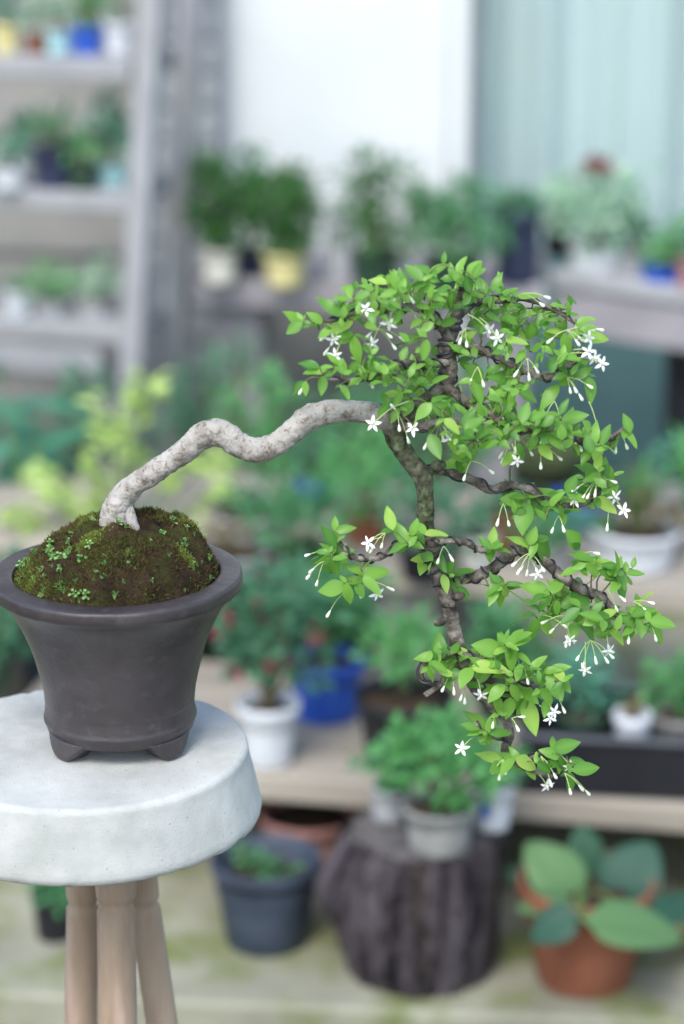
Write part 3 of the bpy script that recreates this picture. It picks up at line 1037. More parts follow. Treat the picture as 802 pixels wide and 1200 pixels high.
tw_, pw_, sw_, hw_ = plant(745, 664, Z2, 104, 46, 78, 'white', 'large pale pot with a spiky green plant on the higher bench', 'blades', 110, 120, 'fresh', 16, 15, group=B2)
bush(tw_, pw_ + Vector((0.0, 0.0, hw_ * .86)), 92 * sw_, 64 * sw_, GREENS['brown'], 150, 15 * sw_, seed=8)
plant(806, 640, Z2, 70, 50, 54, 'grey', 'grey pot with arching blades at the picture edge of the higher bench', 'blades', 110, 120, 'fresh', 14, 14, group=B2)
plant(640, 668, Z2, 66, 36, 52, 'grey', 'grey stone pot of low greens on the higher bench', 'bush', 80, 34, 'mid', 130, 14, group=B2)

plant(702, 660, Z2, 54, 36, 44, 'stone', 'small pale stone pot on the higher bench beside the large pale pot', 'bush', 46, 26, 'mid', 70, 12, group=B2)
plant(556, 664, Z2, 54, 40, 44, 'cream', 'small cream pot on the higher bench behind the hanging trunk tip', 'bush', 50, 30, 'dark', 80, 12, group=B2)
plant(786, 600, Z2, 56, 40, 46, 'stone', 'small pale pot at the back of the higher bench near the picture edge', 'bush', 60, 50, 'blue', 110, 13, group=B2)
# on the low bench
B1 = 'pots on the low wooden bench'
plant(315, 893, Z1, 76, 74, 54, 'white', 'white pot holding a dark shrub dotted with red flowers', 'bush', 150, 172, 'dark', 620, 17, group=B1, clumps=14, low=.28, fl=(15, 0.013, M_red), lip=0.12)
plant(383, 838, Z1, 84, 70, 68, 'blue', 'bright blue oval pot with a leafy shrub beside the black pot', 'bush', 130, 120, 'mid', 520, 18, group=B1, ell=1.12, clumps=12, low=.4, lip=0.1)
plant(474, 882, Z1, 118, 72, 92, 'black', 'big black pot with a mixed tan and green shrub', 'bush', 100, 100, 'fresh', 260, 17, group=B1, clumps=9, low=.45)
tb = COL.objects
plant(590, 838, Z1, 70, 50, 56, 'black', 'black pot of bluish leaves behind the lowest bonsai branch', 'bush', 110, 90, 'mid', 340, 16, group=B1)
plant(-12, 806, Z1, 60, 40, 46, 'green', 'dark leafy plant on the low bench peeping out behind the bonsai pot', 'bush', 120, 130, 'dark', 420, 17, group=B1, low=.0, droop=.3)
# long black trough
ta, tbp = at_z(606, 928, Z1), at_z(802, 938, Z1)
a_ = Vector((ta.x, ta.y, Z1)); d_ = Vector((tbp.x - ta.x, tbp.y - ta.y, 0))
MT = frame(a_, math.atan2(d_.y, d_.x))
lt = d_.length + 0.16
tt = thing('plant_trough', 'long black plastic trough along the edge of the low bench', 'planter', a_ + Vector((lt / 2, 0.06, 0)))
hT = 0.078
mb = MB()
for mn, mx in (((0, 0, 0.001), (lt, 0.008, hT)), ((0, 0.192, 0.001), (lt, 0.20, hT)), ((0, 0.0085, 0.001), (0.008, 0.1915, hT)), ((lt - 0.008, 0.0085, 0.001), (lt, 0.1915, hT)), ((0.0085, 0.0085, 0.001), (lt - 0.0085, 0.1915, 0.008))):
    mb.box(mn, mx, MT)
mb.build('trough_wall', M_black, tt, False)
mb = MB()
mb.box((-0.006, -0.006, hT + 0.0005), (lt + 0.006, 0.010, hT + 0.007), MT, 0.002)
mb.box((-0.006, 0.190, hT + 0.0005), (lt + 0.006, 0.206, hT + 0.007), MT, 0.002)
mb.build('rim', mat('worn_black_rim', (0.05, 0.055, 0.065), (0.08, 0.085, 0.10), rough=0.5, scale=20), tt, False)
INT = 'little pots standing inside the black trough'


def in_trough(u, v, rt, rb, h, pc, label, fw, fh, green, n, ls, **kw):
    p_ = MT @ Vector((u, v, 0.0085))
    t_ = thing('potted_plant', label, 'potted plant', p_, INT)
    pot_parts(t_, p_, rt, rb, h, PC[pc])
    bush(t_, p_ + Vector((0, 0, h * .86)), fw, fh, GREENS[green], n, ls, seed=int(u * 900), **kw)


in_trough(0.152, 0.045, 0.026, 0.020, 0.098, 'white', 'small round white pot rising over the front rim of the trough', 0.03, 0.03, 'brown', 50, 0.011)
in_trough(0.085, 0.11, 0.04, 0.03, 0.07, 'green', 'trough pot of silvery green leaves beside the white one', 0.10, 0.10, 'blue', 170, 0.02)
in_trough(0.215, 0.12, 0.04, 0.03, 0.07, 'grey', 'trough pot of tufted bright greens near the picture edge', 0.11, 0.09, 'fresh', 190, 0.018)
in_trough(0.03 + 0.3, 0.10, 0.04, 0.03, 0.07, 'grey', 'trough pot of dark leaves, last one at the picture edge', 0.10, 0.09, 'dark', 170, 0.02)

# ------- on the ground in front of the benches
def ground_pot(px, py, name_, label, tw, th, bw_, pc, cat='potted plant', fill=0.86, lip=0.08):
    p_ = at_z(px, py, 0.0)
    s_ = mpp(p_)
    t_ = thing(name_, label, cat, p_)
    h_ = th * s_ * 1.1
    pot_parts(t_, p_, tw * s_ / 2, bw_ * s_ / 2, h_, PC[pc], True, lip, fill=fill)
    return t_, p_, s_, h_


t, p, s, h = ground_pot(313, 1101, 'potted_plant', 'slate blue plastic pot with a few seedlings inside, on the paving', 130, 98, 96, 'slate', fill=0.72, lip=0.06)
bush(t, p + Vector((0, 0, h * .72)), 76 * s, 20 * s, GREENS['mid'], 60, 13 * s, seed=5, clumps=8)
bush(t, p + Vector((-0.03, 0, h * .72)), 16 * s, 62 * s, GREENS['fresh'], 10, 14 * s, seed=6, clumps=3)
plant(362, 1016, 0.0, 118, 70, 96, 'pink', 'pinkish clay pot tucked under the low bench behind the slate pot', None)
t, p, s, h = ground_pot(66, 1096, 'potted_plant', 'small dark pot with trailing leaves behind the stool legs', 56, 52, 44, 'black')
bush(t, p + Vector((0, 0, h * .7)), 70 * s, 44 * s, GREENS['mid'], 120, 16 * s, seed=9, droop=.4)
# terracotta pot with broad leaves
t, p, s, h = ground_pot(684, 1146, 'potted_plant', 'terracotta pot with broad round leaves on the paving', 160, 118, 108, 'terra', lip=0.05)
q = p + Vector((0, 0, h * .86))
cp = (690, 1146)


def leaf_at(px, py, L_, W_, ang, tl, tn, dy=0.0):
    c = at_y(px, py, p.y + dy)
    return (c.x - q.x - 1 * s, dy, c.z - q.z - 17 * s, L_ * s * .93, W_ * s * .93, math.radians(ang), tl, tn)


broad(t, q, [leaf_at(655, 1008, 96, 72, 128, .25, .95, -.01), leaf_at(740, 1010, 92, 84, 62, .2, .1, .0), leaf_at(742, 1062, 118, 74, 4, .35, .9, -.125), leaf_at(652, 1066, 66, 50, 200, .25, .1, -.115), leaf_at(645, 1040, 70, 44, 170, .4, .75, -.05),
             leaf_at(768, 1044, 86, 64, 8, .4, .15, -.05), leaf_at(700, 1030, 66, 46, 75, .5, .2, .03), leaf_at(625, 1012, 60, 44, 150, .3, .1, .03), leaf_at(690, 985, 66, 54, 90, .3, .25, .05)], leaf_mat('broad_leaf', (0.016, 0.068, 0.050), (0.105, 0.21, 0.08), 0.12), 12)
t, p, s, h = ground_pot(885, 1130, 'potted_plant', 'broad leaved plant cut by the picture edge beside the terracotta pot', 120, 90, 90, 'terra', lip=0.05)
q = p + Vector((0, 0, h * .86))
broad(t, q, [leaf_at(806, 1044, 70, 50, 160, .35, .1, -.03), leaf_at(850, 1030, 80, 60, 70, .3, .3, 0), leaf_at(870, 1060, 80, 50, 0, .4, .2, 0)], MATS['broad_leaf'], 13)

# stump
M_stump = mat('grey_stump_wood', (0.020, 0.016, 0.019), (0.105, 0.09, 0.10), rough=0.92, scale=34, bump=1.0, bscale=70, spec=0.12, stretch=(1, 1, 0.10), bdist=0.01, contrast=(0.40, 0.60), col3=(0.075, 0.060, 0.050), s3=16, t3=(0.55, 0.75))
pb0 = at_z(490, 1132, 0.0)
s = mpp(pb0)
ps = Vector((pb0.x + 0.002, pb0.y + 0.005, 0))
zt_ = 0.196
t = thing('tree_stump', 'weathered grey tree stump with split bark, a pot plant on top', 'tree stump', ps)
mb = MB()
seg, rows = 220, 30
vs, fs = [], []
for i in range(rows):
    u = i / (rows - 1)
    zz = zt_ * u
    for j in range(seg):
        a = 2 * math.pi * j / seg
        rr = 0.090 + 0.018 * math.sin(math.pi * (0.12 + 0.62 * u))
        bul = math.exp(-((a - math.pi * 1.05) / 0.55) ** 2)
        rr += bul * 0.030 * math.exp(-((u - 0.60) / 0.26) ** 2)
        gr = noise.noise(Vector((math.cos(a) * 4.0, math.sin(a) * 4.0, u * 1.1)))
        g2 = noise.noise(Vector((math.cos(a) * 17, math.sin(a) * 17, u * 2.2 + 4)))
        rr += 0.007 * gr + 0.0045 * g2 - 0.010 * max(0, 0.12 - abs(g2 - 0.1)) / 0.12 * 1.3
        rr -= 0.016 * max(0.0, 1 - abs(((a - 4.93 - 0.10 * u) * 14))) * (0.3 + u)
        if u > 0.93:
            rr -= 0.006 * (u - 0.93) / 0.07
        vs.append(ps + Vector((rr * math.cos(a), rr * math.sin(a), zz + (0.006 * g2 if i == rows - 1 else 0))))
for i in range(rows - 1):
    for j in range(seg):
        a, b = i * seg + j, i * seg + (j + 1) % seg
        fs.append((a, b, b + seg, a + seg))
mb.add(vs, fs)
mb.build('bark', M_stump, t)
top = MB()
tv, tf = [], []
base = (rows - 1) * seg
for k, f_ in enumerate((0.985, 0.7, 0.4, 0.12)):
    for j in range(seg):
        v_ = vs[base + j]
        c_ = Vector((ps.x, ps.y, zt_ - 0.002))
        w_ = c_.lerp(v_, f_)
        w_.z = zt_ - 0.002 - 0.002 * (k % 2) - 0.002 * noise.noise(w_ * 70)
        tv.append(w_)
for k in range(3):
    for j in range(seg):
        a, b = k * seg + j, k * seg + (j + 1) % seg
        tf.append((a, a + seg, b + seg, b))
tf.append(tuple(range(3 * seg, 4 * seg)))
top.add(tv, tf)
top.build('cut_face', mat('cut_wood', (0.075, 0.068, 0.066), (0.15, 0.138, 0.135), rough=0.9, scale=30, bump=0.6), t)
zs = zt_ + 0.001
ST = 'pots standing on the tree stump'
plant(515, 992, zs, 88, 54, 70, 'grey', 'mossy grey pot with a rounded green plant on the stump', 'bush', 150, 104, 'fresh', 620, 18, group=ST, clumps=12, low=.36, lip=0.1)
tw2, pw2, sw2, hw2 = plant(577, 968, zs, 54, 54, 40, 'white', 'white pot with a blue mark at the edge of the stump', 'bush', 60, 40, 'mid', 120, 15, group=ST)
mb = MB()
mk = []
for i in range(5):
    for k in range(2):
        a = math.radians(-128 + i * 7)
        hh = hw2 * (0.35 + 0.36 * k)
        rr = sw2 * (20 + (27 * 0.92 - 20) * (0.35 + 0.36 * k) / 0.84) + 0.0012
        mk.append(pw2 + Vector((rr * math.cos(a), rr * math.sin(a), hh)))
mb.add(mk, [(i * 2, i * 2 + 2, i * 2 + 3, i * 2 + 1) for i in range(4)])
mb.build('blue_mark', PC['blue'], tw2)
plant(458, 958, zs, 48, 40, 42, 'stone', 'small grey pot at the other edge of the stump', 'bush', 60, 60, 'mid', 150, 15, group=ST)
# ================================================================== the bonsai and its stool
Y0 = 1.86


def H(px, py, dy=0.0):
    return at_y(px, py, Y0 + dy)


ax_rim = H(136.5, 668)
s0_ = mpp(ax_rim)
zr = ax_rim.z
z_tab = H(140, 868).z


def zpx(py):
    return H(137, py).z


AX = Vector((ax_rim.x, Y0, 0))
# ---- stool
sc_ = H(100, 862, -0.006)
SCX = Vector((sc_.x, Y0 - 0.006, 0))
stl = thing('concrete_stool', 'round pale concrete slab stool on turned wooden legs, holding the bonsai', 'stool', (SCX.x, SCX.y, -0.15))
st_ = mpp(sc_)
z_bot = H(100, 948).z
rt_, rb_ = 191 * st_, 206 * st_
prof = [(rb_ - 0.006, z_bot), (rb_ - 0.001, z_bot + 0.003), (rb_, z_bot + 0.008)]
for k in range(1, 9):
    u = k / 9
    prof.append((rb_ + (rt_ - rb_) * u, z_bot + 0.008 + (z_tab - z_bot - 0.016) * u))
prof += [(rt_ + .0002, z_tab - 0.007), (rt_, z_tab - 0.0045), (rt_ - 0.0012, z_tab - 0.0015), (rt_ - 0.0042, z_tab), (rt_ - 0.006, z_tab)]
for k in range(1, 9):
    prof.append((rt_ - 0.006 - (rt_ - 0.012) * k / 8.2, z_tab))
mb = MB()
mb.lathe(prof, 128, (SCX.x, SCX.y, 0), 0.0005, 90, cap0=True, cap1=True)
for i_, v_ in enumerate(mb.v):                             # worn, chipped edges
    q = Vector(v_)
    if q.z > z_tab - 0.009 and math.hypot(q.x - SCX.x, q.y - SCX.y) > rt_ - 0.012 or q.z < z_bot + 0.005:
        n_ = noise.noise(q * 55) + 0.7 * noise.noise(q * 140)
        k_ = 1 - max(0.0, n_ - 0.22) * 0.012
        mb.v[i_] = (SCX.x + (q.x - SCX.x) * k_, SCX.y + (q.y - SCX.y) * k_, q.z - (max(0.0, n_ - 0.22) * 0.004 if q.z > z_tab - 0.01 else -max(0.0, n_ - 0.2) * 0.0015))
mb.build('seat', M_conc, stl)


def stool_leg(x0, y0, x1, y1, rr, dy, dyb):
    a = H(x0, y0, dy)
    b = H(x1, y1, dyb)
    dirv = (b - a).normalized()
    topz = z_bot - 0.002
    a = a + dirv * ((topz - a.z) / dirv.z)
    L_ = (topz - (-0.149)) / -dirv.z
    s_ = mpp(a)
    r0 = rr * s_
    pts, rad = [], []
    knob = (H(136, 1058, dy).z - topz) / dirv.z
    for k in range(260):
        d_ = L_ * (k / 259)
        pts.append(a + dirv * d_)
    rads = []
    for q in pts:
        d_ = (q - a).length
        r_ = r0 * (1 + 0.10 * min(1, d_ / 0.3))
        if abs(d_ - knob) < 0.005:                         # turned ring
            r_ *= 0.82 + 0.16 * abs(d_ - knob) / 0.005
        elif d_ < knob:
            r_ *= 1.0 + 0.14 * math.sin(math.pi * d_ / knob)
        if d_ > L_ - 0.06:
            r_ *= 0.85
        rads.append(r_)
    mb_ = MB()
    mb_.tube(pts, rads, 28, 0.006, 120)
    mb_.build('leg', M_leg, stl)


stool_leg(136, 1050, 138, 1200, 22.0, 0.0, -0.012)
stool_leg(97, 1050, 95, 1200, 18.5, 0.055, 0.06)
stool_leg(168, 1050, 190, 1200, 18.0, 0.05, 0.055)

# ---- pot
bon = thing('bonsai', 'cascading flowering bonsai in a flared brown pot on the concrete stool', 'bonsai', (AX.x, Y0, z_tab))
P_ = [(82, 849), (84.5, 848), (86.2, 843), (87.0, 839.5), (88.2, 838), (88.6, 836), (88.4, 834), (87.6, 832.5), (86.9, 829), (86.6, 820), (86.5, 816.5), (87.4, 815.5), (87.4, 813), (88.8, 800), (92, 786), (96.5, 768), (102, 750), (107.5, 736), (113.5, 722), (121, 708), (129, 697.5), (136, 690.5), (140.5, 687), (143, 684.8), (144.0, 683), (144.4, 680.5), (144.4, 674), (144.0, 672), (143, 670.6), (141, 669.9), (138, 669.7), (122, 668.8), (120, 669), (118.5, 670), (117.8, 673), (115, 700)]
prof = [(r * 1.025 * s0_, zpx(y_)) for r, y_ in P_]
mb = MB()
mb.lathe(prof, 120, (AX.x, AX.y, 0), 0.0007, 45, cap0=True)
potm = mb.build('pot', M_pot, bon)
for az in (-137, -40, 45, 138):                            # low curled feet
    a = math.radians(az)
    dr_ = Vector((math.cos(a), math.sin(a), 0))
    tg = Vector((-math.sin(a), math.cos(a), 0))
    mb = MB()
    zt2, zb2 = zpx(845), z_tab + 0.0006
    vs, fs = [], []
    n1, n2 = 22, 9
    for i in range(n1 + 1):
        u = -1 + 2 * i / n1
        fl = 33 * s0_
        for j in range(n2 + 1):
            v = j / n2
            prf = (88.0 + (2.0 + 3.0 * v) * (1 - abs(u) ** 2)) * s0_
            hgt = zb2 + (zt2 - zb2) * ((1 - v) if True else v)
            low = zb2 + (zt2 - zb2) * 0.94 * max(0.0, (abs(u) - 0.30) / 0.70) ** 1.15
            zz = zt2 + (low - zt2) * v
            wid = u * fl
            rr = math.sqrt(max(0, prf ** 2 - wid ** 2))
            if v > 0.85:
                rr -= (v - 0.85) * 0.03
            q = Vector((AX.x, AX.y, 0)) + dr_ * rr + tg * wid
            vs.append(Vector((q.x, q.y, zz)))
        for j in range(2):
            rin = 62 * s0_
            q = Vector((AX.x, AX.y, 0)) + dr_ * rin + tg * u * fl
            low = zb2 + (zt2 - zb2) * 0.94 * max(0.0, (abs(u) - 0.30) / 0.70) ** 1.15
            vs.append(Vector((q.x, q.y, low if j == 0 else zt2)))
    w1 = n2 + 3
    for i in range(n1):
        for j in range(w1):
            j2 = (j + 1) % w1
            fs.append((i * w1 + j, i * w1 + j2, (i + 1) * w1 + j2, (i + 1) * w1 + j))
    fs.append(tuple(range(w1 - 1, -1, -1)))
    fs.append(tuple(range(n1 * w1, (n1 + 1) * w1)))
    mb.add(vs, fs)
    mb.build('foot', M_pot, potm)

# ---- moss mound
apex = zpx(668) + 0.0435


def mound(rho, th):
    """height and radius of the moss at relative radius rho (0..1), angle th"""
    rr = 120 * s0_ * rho
    x, y = AX.x + rr * math.cos(th), AX.y + rr * math.sin(th)
    k = 0.016 * math.cos(th) * rho
    px_ = 2.5 + 1.0 * math.cos(th)
    hh = (1 - rho ** px_) ** 0.66
    bump = 0.0095 * noise.noise(Vector((x, y, 0)) * 30) + 0.0055 * noise.noise(Vector((x, y, 3)) * 75) + 0.0030 * noise.noise(Vector((x, y, 7)) * 210) + 0.0016 * noise.noise(Vector((x, y, 1)) * 420)
    z_ = zr - 0.010 + (apex - zr + 0.010) * hh + bump * (0.35 + 0.65 * (1 - rho ** 4))
    return Vector((x, y, z_))


mb = MB()
nr, na = 70, 200
vs = [mound(0.003 + 0.997 * i / nr, 2 * math.pi * j / na) for i in range(nr + 1) for j in range(na)]
fs = []
for i in range(nr):
    for j in range(na):
        a, b = i * na + j, i * na + (j + 1) % na
        fs.append((a, a + na, b + na, b))
fs.append(tuple(range(na)))
mb.add(vs, fs)
moss = mb.build('moss_mound', M_moss, bon)
mb = MB()
rm = random.Random(2)
for k in range(34000):
    rho = math.sqrt(rm.random()) * 0.99
    th = rm.uniform(0, 2 * math.pi)
    q = mound(rho, th)
    pn_ = noise.noise(q * 22 + Vector((5, 1, 0))) + 0.35 * noise.noise(q * 70)
    if rm.random() > 0.55 + 1.2 * pn_:
        continue
    up = Vector((math.cos(th) * rho * 0.9, math.sin(th) * rho * 0.9, 1)) + rv(rm) * 0.45
    ln = rm.uniform(0.0012, 0.0034)
    sd = up.cross(rv(rm)).normalized() * ln * rm.uniform(.16, .34)
    up = up.normalized() * ln
    mb.add([q - sd - up * .2, q + sd - up * .2, q + up + rv(rm) * ln * .15], [(0, 1, 2)], min(1, max(0, 0.45 + 1.5 * pn_ + rm.gauss(0, .2) - .17)))
tf_ = mb.build('moss_tufts', M_tuft, moss, False)
tf_['kind'] = 'stuff'
mb = MB()
for k in range(2600):                                      # brighter cushion moss in patches
    ci = rm.choice(((0.42, -2.15, .13), (0.42, -2.15, .13), (0.30, 2.75, .10), (0.80, -0.5, .10), (0.93, -2.5, .06), (0.72, 0.25, .08)))
    cx_, cy_ = ci[0] * math.cos(ci[1]) + rm.gauss(0, ci[2] * .6), ci[0] * math.sin(ci[1]) + rm.gauss(0, ci[2] * .3)
    rho, th = math.hypot(cx_, cy_), math.atan2(cy_, cx_)
    if rho > .98:
        continue
    q = mound(rho, th)
    up = (Vector((math.cos(th) * rho * .8, math.sin(th) * rho * .8, 1)) + rv(rm) * .5).normalized() * rm.uniform(.0012, .0030)
    sd = up.cross(rv(rm)).normalized() * .0005
    mb.add([q - sd - up * .2, q + sd - up * .2, q + up], [(0, 1, 2)], rm.random())
pm_ = mb.build('moss_cushion', leaf_mat('cushion_moss', (0.13, 0.18, 0.03), (0.26, 0.33, 0.07), 0.15, 0.8), moss, False)
pm_['kind'] = 'stuff'
# little clover-like sprouts
spg = []
for k in range(4):
    g_ = MB()
    rs_ = random.Random(20 + k)
    lg_ = leaf_geo(1, 0.85, 0.1, 0.2, tip=0.0, rows=3)
    for j in range(rs_.choice((6, 8, 10))):
        a = rs_.uniform(0, 6.28)
        d = Vector((math.cos(a), math.sin(a), 0.25))
        b_ = Vector((rs_.gauss(0, .0016), rs_.gauss(0, .0016), rs_.uniform(.0012, .0042)))
        g_.put(lg_, orient(b_ + d * .0006, d, Vector((0, -.2, 1)) + rv(rs_) * .25, rs_.uniform(.0018, .0034)), rs_.random())
        g_.tube([Vector((0, 0, -.001)), b_ + d * .0006], 0.00025, 3, cap=False)
    spg.append(g_.mesh('sprout', M_sprout))
spots = [(0.93, -2.9), (0.90, -2.62), (0.86, -2.45), (0.95, -2.30), (0.80, -2.35), (0.93, -2.05), (0.88, -1.92), (0.97, -1.85), (0.95, -1.5), (0.86, -0.75), (0.93, -0.62), (0.97, -0.75), (0.90, -0.42), (0.78, -0.45), (0.97, -0.3), (0.70, -2.6), (0.60, -2.3), (0.55, -2.75), (0.44, -2.95), (0.34, -2.2), (0.48, -2.0), (0.30, 2.4), (0.22, 2.9), (0.45, 0.5), (0.55, 0.15), (0.62, 0.4), (0.48, -0.35), (0.58, -0.85), (0.42, -1.1), (0.66, -1.3), (0.75, -1.62), (0.25, -1.4), (0.70, 0.05), (0.80, 0.3), (0.97, -2.75), (0.98, 3.0), (0.95, -3.1), (0.90, 3.05)]
for k in range(26):
    spots.append((rm.uniform(0.75, 0.99), rm.uniform(-3.2, 0.6)))
for k in range(22):
    spots.append((rm.uniform(0.6, 0.99), rm.uniform(-3.1, -1.9)))
for k in range(12):
    spots.append((rm.uniform(0.15, 0.75), rm.uniform(-3.2, 0.6)))
for rho, th in spots:
    q = mound(rho, th)
    sc2 = rm.choice((0.4, 0.5, 0.65, 0.8, 1.0, 1.15))
    o = link('sprout', spg[rm.randrange(4)], moss, Matrix.Translation(q + Vector((0, 0, 0.0005))) @ Matrix.Rotation(rm.uniform(0, 6), 4, 'Z') @ Matrix.Rotation(0.5, 4, 'X') @ Matrix.Scale(sc2, 4))

# ---- trunk
SEGS = []                                                  # (point, branch index) samples used to root the twigs


def limb(name, ctrl, step=0.0022, seg=20, wob=0.10, wf=55, ring=0.0):
    k_ = 0.80 if name == 'branch' else 0.95
    cs = [(H(px, py, dy), r * s0_ * k_, cl) for (px, py, r, dy, cl) in ctrl]
    sm = spline(cs, step)
    mb_ = MB()
    mb_.tube([q[0] for q in sm], [q[1] for q in sm], seg, wob, wf, [q[2] for q in sm], ring=ring)
    return mb_, sm


trunk_ctrl = [(140, 655, 19, 0, 0), (138, 632, 18.5, 0, 0), (134, 612, 18, 0, 0), (138, 592, 16.5, 0, 0), (152, 573, 15, 0, 0), (176, 556, 14, 0, 0), (202, 539, 14, 0, 0), (222, 524, 15, 0, 0), (236, 511, 16.5, 0, 0), (252, 507, 17, -.001, 0), (267, 511, 17, -.002, 0), (279, 521, 15.5, -.003, 0), (297, 527, 15, -.003, 0), (316, 524, 15.5, 0, 0), (336, 512, 14.5, 0, 0), (352, 498, 14.5, 0, 0), (366, 488, 16, 0, 0), (386, 483, 15, 0, 0), (410, 482, 13.5, 0, 0.02), (436, 484, 13.5, 0, 0.08),
              (457, 495, 13.5, 0, 0.26), (466, 518, 12.2, 0, 0.45), (481, 541, 11.6, 0, 0.5), (495, 559, 11.8, 0, 0.52), (499, 585, 10.6, 0, 0.5), (499, 612, 10.5, 0, 0.55), (503, 636, 10, 0, 0.85), (509, 660, 10, 0, 1), (520, 690, 10, .002, 1), (527, 712, 11, .003, 0.9), (531, 734, 10, .003, 1), (537, 757, 9.5, .002, 1), (545, 782, 8, 0, 1), (556, 806, 7, 0, 1), (575, 826, 6.5, 0, 1), (592, 842, 6, 0, 1), (597, 862, 6.5, 0, 1), (592, 880, 5.5, 0, 1), (606, 894, 5, 0, 1), (628, 903, 4.5, 0, 1), (647, 911, 3, 0, 1)]
tmb, tsm = limb('trunk', trunk_ctrl, 0.0011, 32, 0.10, 70, ring=0.045)
# root flare at the base and a forked root toe
for (x0, y0, x1, y1, r0, r1, dy0, dy1) in ((143, 580, 160, 622, 6, 8, .004, -.010), (134, 588, 124, 626, 7, 8, .004, -.008), (138, 584, 144, 626, 7, 9, .002, -.013)):
    pts = [q for q in spline([(H(x0, y0, dy0), r0 * s0_, 0), (H((x0 + x1) / 2, (y0 + y1) / 2, (dy0 + dy1) / 2), (r0 + r1) / 2 * s0_, 0), (H(x1 + (x1 - x0) * 0.3, y1 + 34, dy1 - .004), r1 * 1.2 * s0_, 0)], .0015)]
    tmb.tube([q[0] for q in pts], [q[1] for q in pts], 14, 0.12, 80, [0] * len(pts))
